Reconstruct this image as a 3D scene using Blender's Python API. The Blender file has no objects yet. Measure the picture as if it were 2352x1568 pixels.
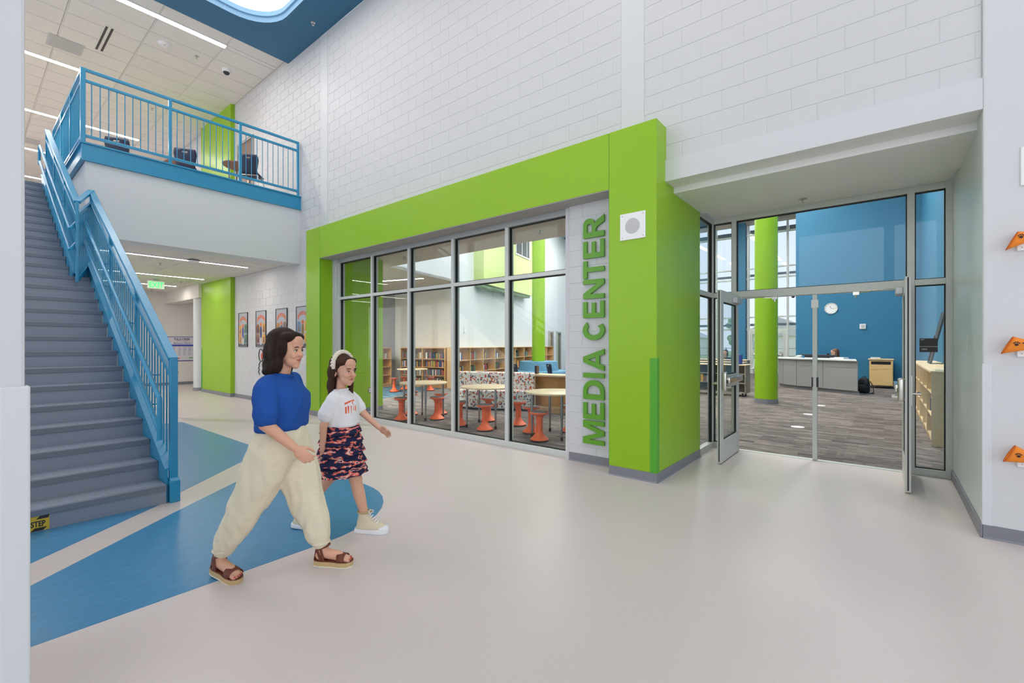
import bpy, bmesh, math, random
from mathutils import Vector, Matrix, noise
random.seed(11)
S = bpy.context.scene
COL = S.collection
R = math.radians
PI = math.pi
YAW = R(39.245)
# ---------------------------------------------------------------- camera
cd = bpy.data.cameras.new('camera')
cd.sensor_width = 36.0
cd.lens = 1045.33 * 36.0 / 2352.0
cd.shift_y = 7.0 / 2352.0
cd.clip_start = 0.05
cam = bpy.data.objects.new('camera', cd)
cam.location = (0, 0, 1.465)
cam.rotation_euler = (R(90), 0, YAW)
COL.objects.link(cam)
S.camera = cam
# ---------------------------------------------------------------- sky
w = bpy.data.worlds.new('sky')
S.world = w
w.use_nodes = True
nt = w.node_tree
bg = nt.nodes['Background']
tc = nt.nodes.new('ShaderNodeTexCoord')
sx = nt.nodes.new('ShaderNodeSeparateXYZ')
rp = nt.nodes.new('ShaderNodeValToRGB')
nt.links.new(tc.outputs['Generated'], sx.inputs[0])
nt.links.new(sx.outputs['Z'], rp.inputs[0])
nt.links.new(rp.outputs[0], bg.inputs[0])
rp.color_ramp.elements[0].position = 0.0
rp.color_ramp.elements[0].color = (0.95, 0.97, 1.0, 1)
rp.color_ramp.elements[1].position = 0.55
rp.color_ramp.elements[1].color = (0.80, 0.88, 1.0, 1)
SKY = 1.75
bg.inputs[1].default_value = SKY
# ---------------------------------------------------------------- lamp strengths and exposure
E_LINE, E_OVAL, E_LIB = 48.0, 1.9, 56.0
S.view_settings.view_transform = 'Standard'
S.view_settings.look = 'None'
S.view_settings.gamma = 1.0
S.view_settings.use_curve_mapping = False
S.view_settings.exposure = 0.32
S.cycles.max_bounces = 7
S.cycles.diffuse_bounces = 4
S.cycles.glossy_bounces = 3
S.cycles.transmission_bounces = 4
S.cycles.transparent_max_bounces = 16
S.cycles.sample_clamp_indirect = 6.0
S.cycles.caustics_reflective = False
S.cycles.caustics_refractive = False

# ================================================================ helpers
WM = {}


class MB:
    def __init__(s):
        s.v = []
        s.f = []
        s.fm = []
        s.mi = 0

    def add(s, vs, fs):
        o = len(s.v)
        s.v += [tuple(p) for p in vs]
        for f in fs:
            s.f.append(tuple(i + o for i in f))
            s.fm.append(s.mi)
        return s

    def box(s, x0, x1, y0, y1, z0, z1):
        return s.add([(x0, y0, z0), (x1, y0, z0), (x1, y1, z0), (x0, y1, z0), (x0, y0, z1), (x1, y0, z1), (x1, y1, z1), (x0, y1, z1)],
                     [(0, 3, 2, 1), (4, 5, 6, 7), (0, 1, 5, 4), (1, 2, 6, 5), (2, 3, 7, 6), (3, 0, 4, 7)])

    def prism(s, poly, a0, a1, ax='z'):
        n = len(poly)
        m = {'z': lambda p, a: (p[0], p[1], a), 'y': lambda p, a: (p[0], a, p[1]), 'x': lambda p, a: (a, p[0], p[1])}[ax]
        vs = [m(p, a0) for p in poly] + [m(p, a1) for p in poly]
        fs = [tuple(range(n - 1, -1, -1)), tuple(range(n, 2 * n))] + [(i, (i + 1) % n, n + (i + 1) % n, n + i) for i in range(n)]
        return s.add(vs, fs)

    def bar(s, p0, p1, wd, ht, up=(0, 0, 1)):
        p0, p1 = Vector(p0), Vector(p1)
        d = (p1 - p0).normalized()
        a = d.cross(Vector(up))
        if a.length < 1e-4:
            a = d.cross(Vector((1, 0, 0)))
        a.normalize()
        b = a.cross(d)
        vs = []
        for p in (p0, p1):
            for i, j in ((-1, -1), (1, -1), (1, 1), (-1, 1)):
                vs.append(p + a * (i * wd / 2) + b * (j * ht / 2))
        return s.add(vs, [(0, 3, 2, 1), (4, 5, 6, 7), (0, 1, 5, 4), (1, 2, 6, 5), (2, 3, 7, 6), (3, 0, 4, 7)])

    def tube(s, path, r, n=10, closed=False):
        P = [Vector(p) for p in path]
        rs = r if isinstance(r, (list, tuple)) else [r] * len(P)
        N = len(P)
        rings = []
        ref = None
        for i, p in enumerate(P):
            if closed:
                t = (P[(i + 1) % N] - P[i - 1]).normalized()
            else:
                t = (P[min(i + 1, N - 1)] - P[max(i - 1, 0)]).normalized()
            if ref is None:
                ref = Vector((0, 0, 1)) if abs(t.z) < .9 else Vector((1, 0, 0))
            a = t.cross(ref)
            if a.length < 1e-5:
                a = t.cross(Vector((0, 1, 0)))
            a.normalize()
            b = a.cross(t).normalized()
            ref = b
            rings.append([p + (a * math.cos(2 * PI * k / n) + b * math.sin(2 * PI * k / n)) * rs[i] for k in range(n)])
        vs = [q for ring in rings for q in ring]
        fs = []
        m = N if closed else N - 1
        for i in range(m):
            for k in range(n):
                a, b = i * n + k, i * n + (k + 1) % n
                c, d = ((i + 1) % N) * n + (k + 1) % n, ((i + 1) % N) * n + k
                fs.append((a, b, c, d))
        if not closed:
            fs.append(tuple(range(n - 1, -1, -1)))
            fs.append(tuple(range((N - 1) * n, N * n)))
        return s.add(vs, fs)

    def cyl(s, p0, p1, r, n=14, r1=None):
        return s.tube([p0, p1], [r, r if r1 is None else r1], n)

    def lathe(s, prof, n=20, c=(0, 0, 0)):
        vs = []
        for r, z in prof:
            for k in range(n):
                vs.append((c[0] + r * math.cos(2 * PI * k / n), c[1] + r * math.sin(2 * PI * k / n), c[2] + z))
        fs = []
        for i in range(len(prof) - 1):
            for k in range(n):
                a, b = i * n + k, i * n + (k + 1) % n
                fs.append((a, b, b + n, a + n))
        fs.append(tuple(range(n - 1, -1, -1)))
        fs.append(tuple(range((len(prof) - 1) * n, len(prof) * n)))
        return s.add(vs, fs)

    def ell(s, c, rad, n=16, m=10, rot=None):
        if not isinstance(rad, (tuple, list)):
            rad = (rad,) * 3
        vs = []
        M = rot or Matrix.Identity(3)
        c = Vector(c)
        for i in range(1, m):
            th = PI * i / m
            for k in range(n):
                ph = 2 * PI * k / n
                vs.append(c + M @ Vector((rad[0] * math.sin(th) * math.cos(ph), rad[1] * math.sin(th) * math.sin(ph), rad[2] * math.cos(th))))
        vs.append(c + M @ Vector((0, 0, rad[2])))
        vs.append(c + M @ Vector((0, 0, -rad[2])))
        fs = []
        for i in range(m - 2):
            for k in range(n):
                a, b = i * n + k, i * n + (k + 1) % n
                fs.append((a, a + n, b + n, b))
        t, bt = len(vs) - 2, len(vs) - 1
        for k in range(n):
            fs.append((t, k, (k + 1) % n))
            fs.append((bt, (m - 2) * n + (k + 1) % n, (m - 2) * n + k))
        return s.add(vs, fs)

    def cap(s, p0, p1, r0, r1=None, n=12):
        """tapered limb with rounded ends"""
        r1 = r0 if r1 is None else r1
        p0, p1 = Vector(p0), Vector(p1)
        d = (p1 - p0).normalized()
        pts = [p0 - d * r0 * .98, p0 - d * r0 * .7, p0, p1, p1 + d * r1 * .7, p1 + d * r1 * .98]
        return s.tube(pts, [r0 * .18, r0 * .71, r0, r1, r1 * .71, r1 * .18], n)

    def loft(s, rings, n=24, ends=True):
        """rings: (cx,cy,cz,rx,ry[,power[,tilt about y]])"""
        vs = []
        for rg in rings:
            cx, cy, cz, rx, ry = rg[:5]
            pw = rg[5] if len(rg) > 5 else 2.0
            tl = rg[6] if len(rg) > 6 else 0.0
            for k in range(n):
                a = 2 * PI * k / n
                ca, sa = math.cos(a), math.sin(a)
                x = math.copysign(abs(ca) ** (2 / pw), ca) * rx
                y = math.copysign(abs(sa) ** (2 / pw), sa) * ry
                vs.append((cx + x * math.cos(tl), cy + y, cz + x * math.sin(tl)))
        fs = []
        m = len(rings)
        for i in range(m - 1):
            for k in range(n):
                a, b = i * n + k, i * n + (k + 1) % n
                fs.append((a, b, b + n, a + n))
        if ends:
            fs.append(tuple(range(n - 1, -1, -1)))
            fs.append(tuple(range((m - 1) * n, m * n)))
        return s.add(vs, fs)

    def mesh(s, name, mats, bevel=0.0, smooth=None, seg=1, inv=None):
        me = bpy.data.meshes.new(name)
        vs = s.v if inv is None else [tuple(inv @ Vector(p)) for p in s.v]
        me.from_pydata(vs, [], s.f)
        if not isinstance(mats, (list, tuple)):
            mats = [mats]
        for m in mats:
            me.materials.append(m)
        if len(mats) > 1:
            me.polygons.foreach_set('material_index', s.fm)
        me.validate()
        bm = bmesh.new()
        bm.from_mesh(me)
        bmesh.ops.recalc_face_normals(bm, faces=bm.faces)
        if bevel:
            ed = [e for e in bm.edges if len(e.link_faces) == 2 and e.calc_face_angle(0) > R(40)]
            bmesh.ops.bevel(bm, geom=ed, offset=bevel, segments=seg, affect='EDGES', profile=0.6, clamp_overlap=True)
        bm.to_mesh(me)
        bm.free()
        if smooth is not None:
            me.shade_smooth()
            me.set_sharp_from_angle(angle=R(smooth))
        me.update()
        return me

    def build(s, name, mats, parent=None, w=False, bevel=0.0, smooth=None, seg=1, kind=None):
        inv = WM[parent.name].inverted() if (parent is not None and w) else None
        me = s.mesh(name, mats, bevel, smooth, seg, inv)
        return place(name, me, parent, kind=kind)


def place(name, me, parent=None, loc=None, rotz=None, kind=None):
    o = bpy.data.objects.new(name, me)
    COL.objects.link(o)
    if parent is not None:
        o.parent = parent
        WM[o.name] = WM[parent.name]
    else:
        WM[o.name] = Matrix.Identity(4)
    if loc is not None:
        o.location = loc
    if rotz is not None:
        o.rotation_euler = (0, 0, rotz)
    if parent is None and (loc is not None or rotz is not None):
        WM[o.name] = Matrix.Translation(loc or (0, 0, 0)) @ Matrix.Rotation(rotz or 0, 4, 'Z')
    if kind:
        o['kind'] = kind
    return o


def tag(o, label, cat, group=None, kind=None):
    o['label'] = label
    o['category'] = cat
    if group:
        o['group'] = group
    if kind:
        o['kind'] = kind
    return o


def thing(name, label, cat, loc=(0, 0, 0), rotz=0.0, group=None, kind=None):
    o = bpy.data.objects.new(name, None)
    o.empty_display_size = 0.1
    COL.objects.link(o)
    o.location = loc
    o.rotation_euler = (0, 0, rotz)
    WM[o.name] = Matrix.Translation(loc) @ Matrix.Rotation(rotz, 4, 'Z')
    return tag(o, label, cat, group, kind)


def copy_tree(o, parent=None, loc=None, rotz=None, label=None):
    c = o.copy()
    COL.objects.link(c)
    c.parent = parent
    WM[c.name] = WM[parent.name] if parent is not None else Matrix.Identity(4)
    for ch in o.children:
        copy_tree(ch, c)
    if loc is not None:
        c.location = loc
    if rotz is not None:
        c.rotation_euler = (0, 0, rotz)
    if parent is None:
        WM[c.name] = Matrix.Translation(c.location) @ Matrix.Rotation(c.rotation_euler[2], 4, 'Z')
    if label:
        c['label'] = label
    return c


def label_part(o, text):
    o['label'] = text
    return o


def blob(name, mb, voxel, smooth, mat, parent, fac=0.5, folds=None):
    me = mb.mesh('tmp', mat)
    o = bpy.data.objects.new('tmp', me)
    COL.objects.link(o)
    m = o.modifiers.new('r', 'REMESH')
    m.mode = 'VOXEL'
    m.voxel_size = voxel
    if smooth:
        q = o.modifiers.new('s', 'SMOOTH')
        q.factor = fac
        q.iterations = smooth
    dg = bpy.context.evaluated_depsgraph_get()
    me2 = bpy.data.meshes.new_from_object(o.evaluated_get(dg))
    me2.name = name
    bpy.data.objects.remove(o)
    bpy.data.meshes.remove(me)
    me2.materials.clear()
    me2.materials.append(mat)
    if folds:                       # cloth folds: (amount, frequency x, y, z)
        am, fx_, fy_, fz_ = folds
        co = [v.co.copy() for v in me2.vertices]
        no = [v.normal.copy() for v in me2.vertices]
        flat = []
        for c_, n_ in zip(co, no):
            p = Vector((c_.x * fx_, c_.y * fy_, c_.z * fz_))
            flat.extend(c_ + n_ * am * (noise.noise(p) + .5 * noise.noise(p * 2.3)))
        me2.vertices.foreach_set('co', flat)
        me2.update()
    me2.shade_smooth()
    return place(name, me2, parent)


# ================================================================ materials
def lin(h):
    c = [int(h[i:i + 2], 16) / 255 for i in (0, 2, 4)]
    return tuple(((x + .055) / 1.055) ** 2.4 if x > .04045 else x / 12.92 for x in c) + (1.0,)


def M(name, col, rough=.5, metal=0.0, spec=.5, var=None, bump=None, coat=0.0, emit=None, aniso=None):
    """var=(scale,amount[,stretch xyz]) colour grain, bump=(scale,strength)"""
    m = bpy.data.materials.new(name)
    m.use_nodes = True
    t = m.node_tree
    b = t.nodes['Principled BSDF']
    c = lin(col) if isinstance(col, str) else (*col, 1.0)
    b.inputs['Base Color'].default_value = c
    b.inputs['Roughness'].default_value = rough
    b.inputs['Metallic'].default_value = metal
    b.inputs['Specular IOR Level'].default_value = spec
    if coat:
        b.inputs['Coat Weight'].default_value = coat
        b.inputs['Coat Roughness'].default_value = .15
    if emit:
        b.inputs['Emission Color'].default_value = c
        b.inputs['Emission Strength'].default_value = emit
    tcn = t.nodes.new('ShaderNodeTexCoord')
    if var:
        mp = t.nodes.new('ShaderNodeMapping')
        mp.inputs['Scale'].default_value = var[2] if len(var) > 2 else (1, 1, 1)
        t.links.new(tcn.outputs['Object'], mp.inputs[0])
        n = t.nodes.new('ShaderNodeTexNoise')
        n.inputs['Scale'].default_value = var[0]
        n.inputs['Detail'].default_value = 4
        t.links.new(mp.outputs[0], n.inputs[0])
        r = t.nodes.new('ShaderNodeValToRGB')
        r.color_ramp.elements[0].position = .3
        r.color_ramp.elements[1].position = .7
        k = var[1]
        r.color_ramp.elements[0].color = tuple(x * (1 - k) for x in c[:3]) + (1,)
        r.color_ramp.elements[1].color = tuple(min(1, x * (1 + k)) for x in c[:3]) + (1,)
        t.links.new(n.outputs[0], r.inputs[0])
        t.links.new(r.outputs[0], b.inputs['Base Color'])
    if bump:
        n = t.nodes.new('ShaderNodeTexNoise')
        n.inputs['Scale'].default_value = bump[0]
        n.inputs['Detail'].default_value = 3
        t.links.new(tcn.outputs['Object'], n.inputs[0])
        bp = t.nodes.new('ShaderNodeBump')
        bp.inputs['Strength'].default_value = bump[1]
        bp.inputs['Distance'].default_value = .004
        t.links.new(n.outputs[0], bp.inputs['Height'])
        t.links.new(bp.outputs[0], b.inputs['Normal'])
    return m


def emis(name, col, st):
    m = bpy.data.materials.new(name)
    m.use_nodes = True
    t = m.node_tree
    t.nodes.remove(t.nodes['Principled BSDF'])
    e = t.nodes.new('ShaderNodeEmission')
    e.inputs[0].default_value = (*col, 1)
    e.inputs[1].default_value = st
    t.links.new(e.outputs[0], t.nodes['Material Output'].inputs[0])
    return m


def glass(name, tint=(.93, .97, .96), refl=1.0):
    m = bpy.data.materials.new(name)
    m.use_nodes = True
    t = m.node_tree
    t.nodes.remove(t.nodes['Principled BSDF'])
    tr = t.nodes.new('ShaderNodeBsdfTransparent')
    tr.inputs[0].default_value = (*tint, 1)
    gl = t.nodes.new('ShaderNodeBsdfGlossy')
    gl.inputs['Roughness'].default_value = .0
    fr = t.nodes.new('ShaderNodeLayerWeight')
    fr.inputs[0].default_value = .5
    pw = t.nodes.new('ShaderNodeMath')
    pw.operation = 'POWER'
    pw.inputs[1].default_value = 5.0
    mu = t.nodes.new('ShaderNodeMath')
    mu.operation = 'MULTIPLY_ADD'
    mu.inputs[1].default_value = .96 * refl
    mu.inputs[2].default_value = .04 * refl
    mx = t.nodes.new('ShaderNodeMixShader')
    t.links.new(fr.outputs['Facing'], pw.inputs[0])
    t.links.new(pw.outputs[0], mu.inputs[0])
    t.links.new(mu.outputs[0], mx.inputs[0])
    t.links.new(tr.outputs[0], mx.inputs[1])
    t.links.new(gl.outputs[0], mx.inputs[2])
    t.links.new(mx.outputs[0], t.nodes['Material Output'].inputs[0])
    return m


def ramp_mat(name, kind, scale, stops, rough=.8, stretch=(1, 1, 1), interp='CONSTANT', rot=(0, 0, 0), spec=.3, extra=None):
    m = bpy.data.materials.new(name)
    m.use_nodes = True
    t = m.node_tree
    b = t.nodes['Principled BSDF']
    b.inputs['Roughness'].default_value = rough
    b.inputs['Specular IOR Level'].default_value = spec
    tcn = t.nodes.new('ShaderNodeTexCoord')
    mp = t.nodes.new('ShaderNodeMapping')
    mp.inputs['Scale'].default_value = stretch
    mp.inputs['Rotation'].default_value = rot
    t.links.new(tcn.outputs['Object'], mp.inputs[0])
    if kind == 'voronoi':
        n = t.nodes.new('ShaderNodeTexVoronoi')
        n.inputs['Scale'].default_value = scale
        n.distance = 'MANHATTAN'
        sp = t.nodes.new('ShaderNodeSeparateColor')
        t.links.new(n.outputs['Color'], sp.inputs[0])
        out = sp.outputs[0]
    else:
        n = t.nodes.new('ShaderNodeTexNoise')
        n.inputs['Scale'].default_value = scale
        n.inputs['Detail'].default_value = 3
        out = n.outputs[0]
    t.links.new(mp.outputs[0], n.inputs[0])
    r = t.nodes.new('ShaderNodeValToRGB')
    r.color_ramp.interpolation = interp
    while len(r.color_ramp.elements) < len(stops):
        r.color_ramp.elements.new(.5)
    for e, (p, c) in zip(r.color_ramp.elements, stops):
        e.position = p
        e.color = lin(c)
    t.links.new(out, r.inputs[0])
    t.links.new(r.outputs[0], b.inputs['Base Color'])
    return m


def carpet_mat(name, ca, cb, cc, row=.25, length=1.0):
    m = bpy.data.materials.new(name)
    m.use_nodes = True
    t = m.node_tree
    b = t.nodes['Principled BSDF']
    b.inputs['Roughness'].default_value = .95
    b.inputs['Specular IOR Level'].default_value = .1
    tcn = t.nodes.new('ShaderNodeTexCoord')
    br = t.nodes.new('ShaderNodeTexBrick')
    br.inputs['Color1'].default_value = lin(ca)
    br.inputs['Color2'].default_value = lin(cb)
    br.inputs['Mortar'].default_value = lin(cc)
    br.inputs['Scale'].default_value = 1.0
    br.inputs['Mortar Size'].default_value = .0
    br.inputs['Brick Width'].default_value = length
    br.inputs['Row Height'].default_value = row
    br.offset = .37
    br.offset_frequency = 2
    t.links.new(tcn.outputs['Object'], br.inputs[0])
    br2 = t.nodes.new('ShaderNodeTexBrick')
    br2.inputs['Color1'].default_value = (.62, .62, .62, 1)
    br2.inputs['Color2'].default_value = (1.32, 1.32, 1.32, 1)
    br2.inputs['Mortar Size'].default_value = 0
    br2.inputs['Scale'].default_value = 1.0
    br2.inputs['Brick Width'].default_value = length * .45
    br2.inputs['Row Height'].default_value = row / 4
    br2.offset = .41
    t.links.new(tcn.outputs['Object'], br2.inputs[0])
    mp = t.nodes.new('ShaderNodeMapping')
    mp.inputs['Scale'].default_value = (4.5, 34, 1)
    t.links.new(tcn.outputs['Object'], mp.inputs[0])
    n = t.nodes.new('ShaderNodeTexNoise')
    n.inputs['Scale'].default_value = 1.3
    n.inputs['Detail'].default_value = 3
    t.links.new(mp.outputs[0], n.inputs[0])
    rr = t.nodes.new('ShaderNodeMapRange')
    rr.inputs[3].default_value = .72
    rr.inputs[4].default_value = 1.28
    t.links.new(n.outputs[0], rr.inputs[0])
    m1 = t.nodes.new('ShaderNodeMix')
    m1.data_type = 'RGBA'
    m1.blend_type = 'MULTIPLY'
    m1.inputs[0].default_value = 1
    t.links.new(br.outputs[0], m1.inputs[6])
    t.links.new(br2.outputs[0], m1.inputs[7])
    m2 = t.nodes.new('ShaderNodeMix')
    m2.data_type = 'RGBA'
    m2.blend_type = 'MULTIPLY'
    m2.inputs[0].default_value = 1
    t.links.new(m1.outputs[2], m2.inputs[6])
    t.links.new(rr.outputs[0], m2.inputs[7])
    t.links.new(m2.outputs[2], b.inputs['Base Color'])
    return m


white = M('white_paint', 'd0d2d4', .45, var=(3, .01))
block_m = M('block_paint', 'cccdcf', .5, bump=(60, .35))
cool_wall = M('pale_wall_paint', 'd9e0e6', .5)
beige_wall = M('warm_wall_paint', 'e4dfd8', .55)
grey_wall = M('grey_wall_paint', '9b9ea1', .5)
recess_w = M('recess_paint', 'cdd5d2', .32)
green = M('lime_paint', '8ebb1e', .34, spec=.4)
green_d = M('lime_guard', '52a52c', .4)
letter_m = M('letter_green', '5f9e22', .4)
pale_green = M('pale_lime_paint', 'c9dc94', .6)
steel_b = M('blue_enamel', '2b8fb9', .28, spec=.5)
ceil_b = M('blue_ceiling_paint', '3c6e8e', .75)
blue_w = M('blue_wall_paint', '267096', .6)
rubber = M('stair_rubber', '8b92a0', .38, bump=(25, .05))
rubber_d = M('stair_nosing_rubber', '757c88', .4)
base_m = M('baseboard_rubber', '7e7f88', .45)
vinyl = M('floor_vinyl', 'd0c5c2', .36, spec=.35, var=(55, .035, (1, 3, 1)))
vinyl_b = M('floor_vinyl_blue', '3f82ab', .28, spec=.35, var=(9, .20, (14, 1, 1)))
vinyl_c = M('floor_vinyl_cream', 'c9beb8', .28, spec=.35, var=(50, .04))
vinyl_d = M('floor_vinyl_taupe', 'bdb5ad', .28, spec=.35)
carpet = carpet_mat('carpet_planks', '837b77', '655f5c', '55504e', .14, .45)
carpet_b = carpet_mat('carpet_blue', '5f8296', '47687c', '33505f')
alu = M('aluminium', 'cbcfca', .36, metal=.12)
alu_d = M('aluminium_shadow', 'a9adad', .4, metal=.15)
chrome = M('brushed_steel', 'c9c6c0', .22, metal=.9)
black = M('black_rubber', '0c0d0e', .6)
dark = M('dark_plastic', '23252a', .45)
tile_m = M('ceiling_tile', 'e3e0da', .9, var=(90, .03))
grid_m = M('ceiling_grid', 'e0ddd7', .6)
grey_p = M('grey_plate', 'bdbfbe', .6)
wplas = M('white_plastic', 'eceded', .4)
maple = M('maple', 'd8b586', .45, var=(6, .06, (1, 1, 8)))
maple_t = M('maple_top', 'e0c8a2', .35, var=(5, .05, (8, 1, 1)))
orange_w = M('warm_wood', 'cf9d5c', .5, var=(6, .07, (1, 1, 8)))
orange = M('orange_plastic', 'f2662a', .45)
grey_leg = M('grey_metal', '8a8b8c', .35, metal=.7)
navy = M('navy_plastic', '1f2a44', .45)
desk_g = M('grey_laminate', '8f8f90', .5)
desk_t = M('white_laminate', 'dcdfe0', .35)
blue_fab = ramp_mat('blue_fabric', 'noise', 14, [(0.3, '4f7f9c'), (.7, '79a9c4')], .9, (6, 6, 1), 'LINEAR')
pattern = ramp_mat('geometric_fabric', 'voronoi', 34, [(0, 'eceae6'), (.33, 'e9e6e2'), (.46, 'c8452d'), (.56, 'e4e1dc'), (.68, '55636d'), (.76, 'b88434'), (.82, 'e9e6e0'), (.90, '8a4a3a'), (.96, '7fa3ad')], .85, (1, 1, .8))
gl_in = glass('clear_glass', (.97, .99, .985), .6)
gl_out = glass('sky_dimming_glass', (.66, .69, .73), .5)  # tint added to dim the bright sky beyond the library windows
lamp_m = emis('lamp_diffuser', (1.0, .96, .91), E_LINE)
lamp_h = emis('hall_lamp_diffuser', (1.0, .95, .88), E_LINE * .85)
guard_w = M('guard_plastic', 'd3d6d9', .4)
lamp_lib = emis('library_lamp_diffuser', (1.0, .96, .90), E_LIB)
lamp_oval = emis('ceiling_lens', (1.0, .95, .93), E_OVAL)
exit_g = emis('exit_glow', (.10, .95, .22), 1.3)
exit_w = M('exit_face', 'd7e6d2', .5, emit=.25)
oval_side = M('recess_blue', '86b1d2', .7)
black_sign = M('sign_black', '1d1a1b', .4)
yellow = M('caution_yellow', 'd9b52c', .5)

# ================================================================ the shell
def pix(x, y, z):
    c, s_ = math.cos(YAW), math.sin(YAW)
    f = -x * s_ + y * c
    if f < .1:
        return None
    return (1176 + 1045.33 * (x * c + y * s_) / f, 791 - 1045.33 * (z - 1.465) / f, f)


def struct(name, label, cat, mb=None, m=None, **k):
    if mb is None:
        return thing(name, label, cat, kind='structure')
    return tag(mb.build(name, m, **k), label, cat, kind='structure')


BLK = {}


def block_mesh(wd, ht):
    k = (round(wd, 3), round(ht, 3))
    if k not in BLK:
        a, b, e = k[0] / 2, k[1] / 2, .004
        m = MB()
        rg = [(a, b, .012), (a, b, .002), (a - e, b - e, 0)]
        vs = []
        for p, q, d in rg:
            vs += [(-p, d, -q), (p, d, -q), (p, d, q), (-p, d, q)]
        fs = [(8, 9, 10, 11)]
        for i in (0, 4):
            fs += [(i + j, i + (j + 1) % 4, i + 4 + (j + 1) % 4, i + 4 + j) for j in range(4)]
        m.add(vs, fs)
        BLK[k] = m.mesh('block', block_m)
    return BLK[k]


def cmu(parent, regions, Y, maxn=300):
    G, BW, BH = .006, .4064, .2032
    cells = []
    for x0, x1, z0, z1 in regions:
        k = int(math.floor(z0 / BH + 1e-6))
        while k * BH < z1 - .01:
            a, b = max(z0, k * BH), min(z1, (k + 1) * BH)
            off = -1.69 + (0 if k % 2 else BW / 2)
            n = math.floor((x0 - off) / BW)
            while off + n * BW < x1 - .01:
                p, q = max(x0, off + n * BW), min(x1, off + (n + 1) * BW)
                if q - p > .03 and b - a > .03:
                    cells.append((p, q, a, b))
                n += 1
            k += 1
    big, rest = [], []
    for c in cells:
        P = pix((c[0] + c[1]) / 2, Y, (c[2] + c[3]) / 2)
        if P and -20 < P[0] < 2372 and -20 < P[1] < 1588 and 1045 * .4 / P[2] > 14:
            big.append((P[2], c))
        else:
            rest.append(c)
    big.sort(key=lambda t: t[0])
    rest += [c for _, c in big[maxn:]]
    for _, c in big[:maxn]:
        place('block', block_mesh(c[1] - c[0] - G, c[3] - c[2] - G), parent, loc=((c[0] + c[1]) / 2, Y, (c[2] + c[3]) / 2))
    if rest:
        m = MB()
        for c in rest:
            m.box(c[0] + G / 2, c[1] - G / 2, Y, Y + .012, c[2] + G / 2, c[3] - G / 2)
        m.build('far_blocks', block_m, parent, kind='stuff')


YW = 4.965          # face of the blockwork
YS = 4.94           # face of the smooth furring
YG = 4.69           # face of the lime portal
Z2 = 4.80           # upper floor level
# ---- floors
m = MB()
m.box(-30, 9, -8, 5.03, -.2, 0)
m.box(-2.0, .6, 5.03, 6.9, -.2, 0)
m.box(-20.2, -16.4, 5.03, 9, -.2, 0)
fl = struct('floor', 'pale speckled sheet vinyl floor of the school concourse', 'floor', m, vinyl)
m = MB()
arc = [(-4.2 + math.cos(R(a)) * 1.0, 1.72 + math.sin(R(a)) * 1.0) for a in range(0, 91, 9)]
m.prism([(-3.2, -.65), *arc, (-6.0, 2.72), (-5.52, 2.104), (-4.816, 1.235), (-3.99, .265)], 0.0, .0012)
label_part(m.build('floor_inlay', vinyl_b, fl), 'blue vinyl panel with rounded corner')
m = MB()
m.prism([(-4.398, .293), (-5.2, 1.27), (-5.36, 1.37), (-6.65, 2.72), (-10.3, 2.72), (-10.3, -2.2), (-3.2, -2.2), (-3.2, -1.2)], 0.0, .0012)
label_part(m.build('floor_inlay', vinyl_b, fl), 'blue vinyl panel under the stair')
m = MB()
m.prism([(-4.39, .293), (-3.998, .265), (-4.824, 1.235), (-5.528, 2.104), (-6.006, 2.72), (-6.643, 2.72), (-5.353, 1.37), (-5.19, 1.27)], 0.0, .0008)
label_part(m.build('floor_stripe', vinyl_c, fl), 'cream diagonal stripe between the blue panels')
m = MB()
m.prism([(-11.0, 2.82), (-10.4, 2.82), (-6.9, 4.9), (-7.2, 4.9)], 0, .0008)
m.build('floor_stripe', vinyl_d, fl)
m = MB()
m.box(-14.3, -2.0, 5.03, 6.9, -.2, -.001)
m.box(-17, 1.2, 6.9, 25.7, -.2, -.001)
lf = struct('floor', 'grey striped plank carpet of the library', 'floor', m, carpet)
m = MB()
m.prism([(-14.2, 6.3), (-10.3, 6.9), (-10.95, 8.3), (-11.4, 10.2), (-14.5, 9.8)], -.001, .003)
label_part(m.build('carpet_inlay', carpet_b, lf), 'blue carpet area in the reading nook')
# ---- main block wall
wn = struct('wall_north', 'tall white painted block wall above the lime portal', 'wall')
B0 = YW + .0034
m = MB()
m.box(-30, .583, B0, 5.16, 3.49, 8.4)
m.box(-16.45, -8.72, B0, 5.16, 0, 3.49)
m.box(-3.17, -1.9, B0, 5.16, 0, 3.49)
m.box(-8.72, -3.17, B0, 5.16, 3.22, 3.49)
m.build('wall_core', block_m, wn)
cmu(wn, [(-9.068, -2.392, 3.87, 8.07), (-2.114, .583, 3.49, 8.07), (-30, -16.4, 4.8, 8.18), (-14.1, -9.338, 3.87, 8.18)], YW, 300)
for a, b in ((-9.338, -9.068), (-2.392, -2.114)):
    m = MB()
    m.box(a, b, YW - .002, B0, 3.5, 8.07)
    label_part(m.build('smooth_strip', white, wn), 'smooth joint-free vertical strip')
wh = struct('wall_hall', 'white block wall of the ground floor hall with posters', 'wall')
cmu(wh, [(-14.08, -9.44, .1, 3.345)], YW, 300)
ws = struct('wall_sign', 'white block panel carrying the green vertical lettering', 'wall')
m = MB()
cmu(ws, [(-3.10, -2.412, .1, 3.22)], YW - .02, 300)
m.box(-3.097, -2.412, YW - .0158, B0, .1, 3.22)
m.build('wall_core', block_m, ws)
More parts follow.
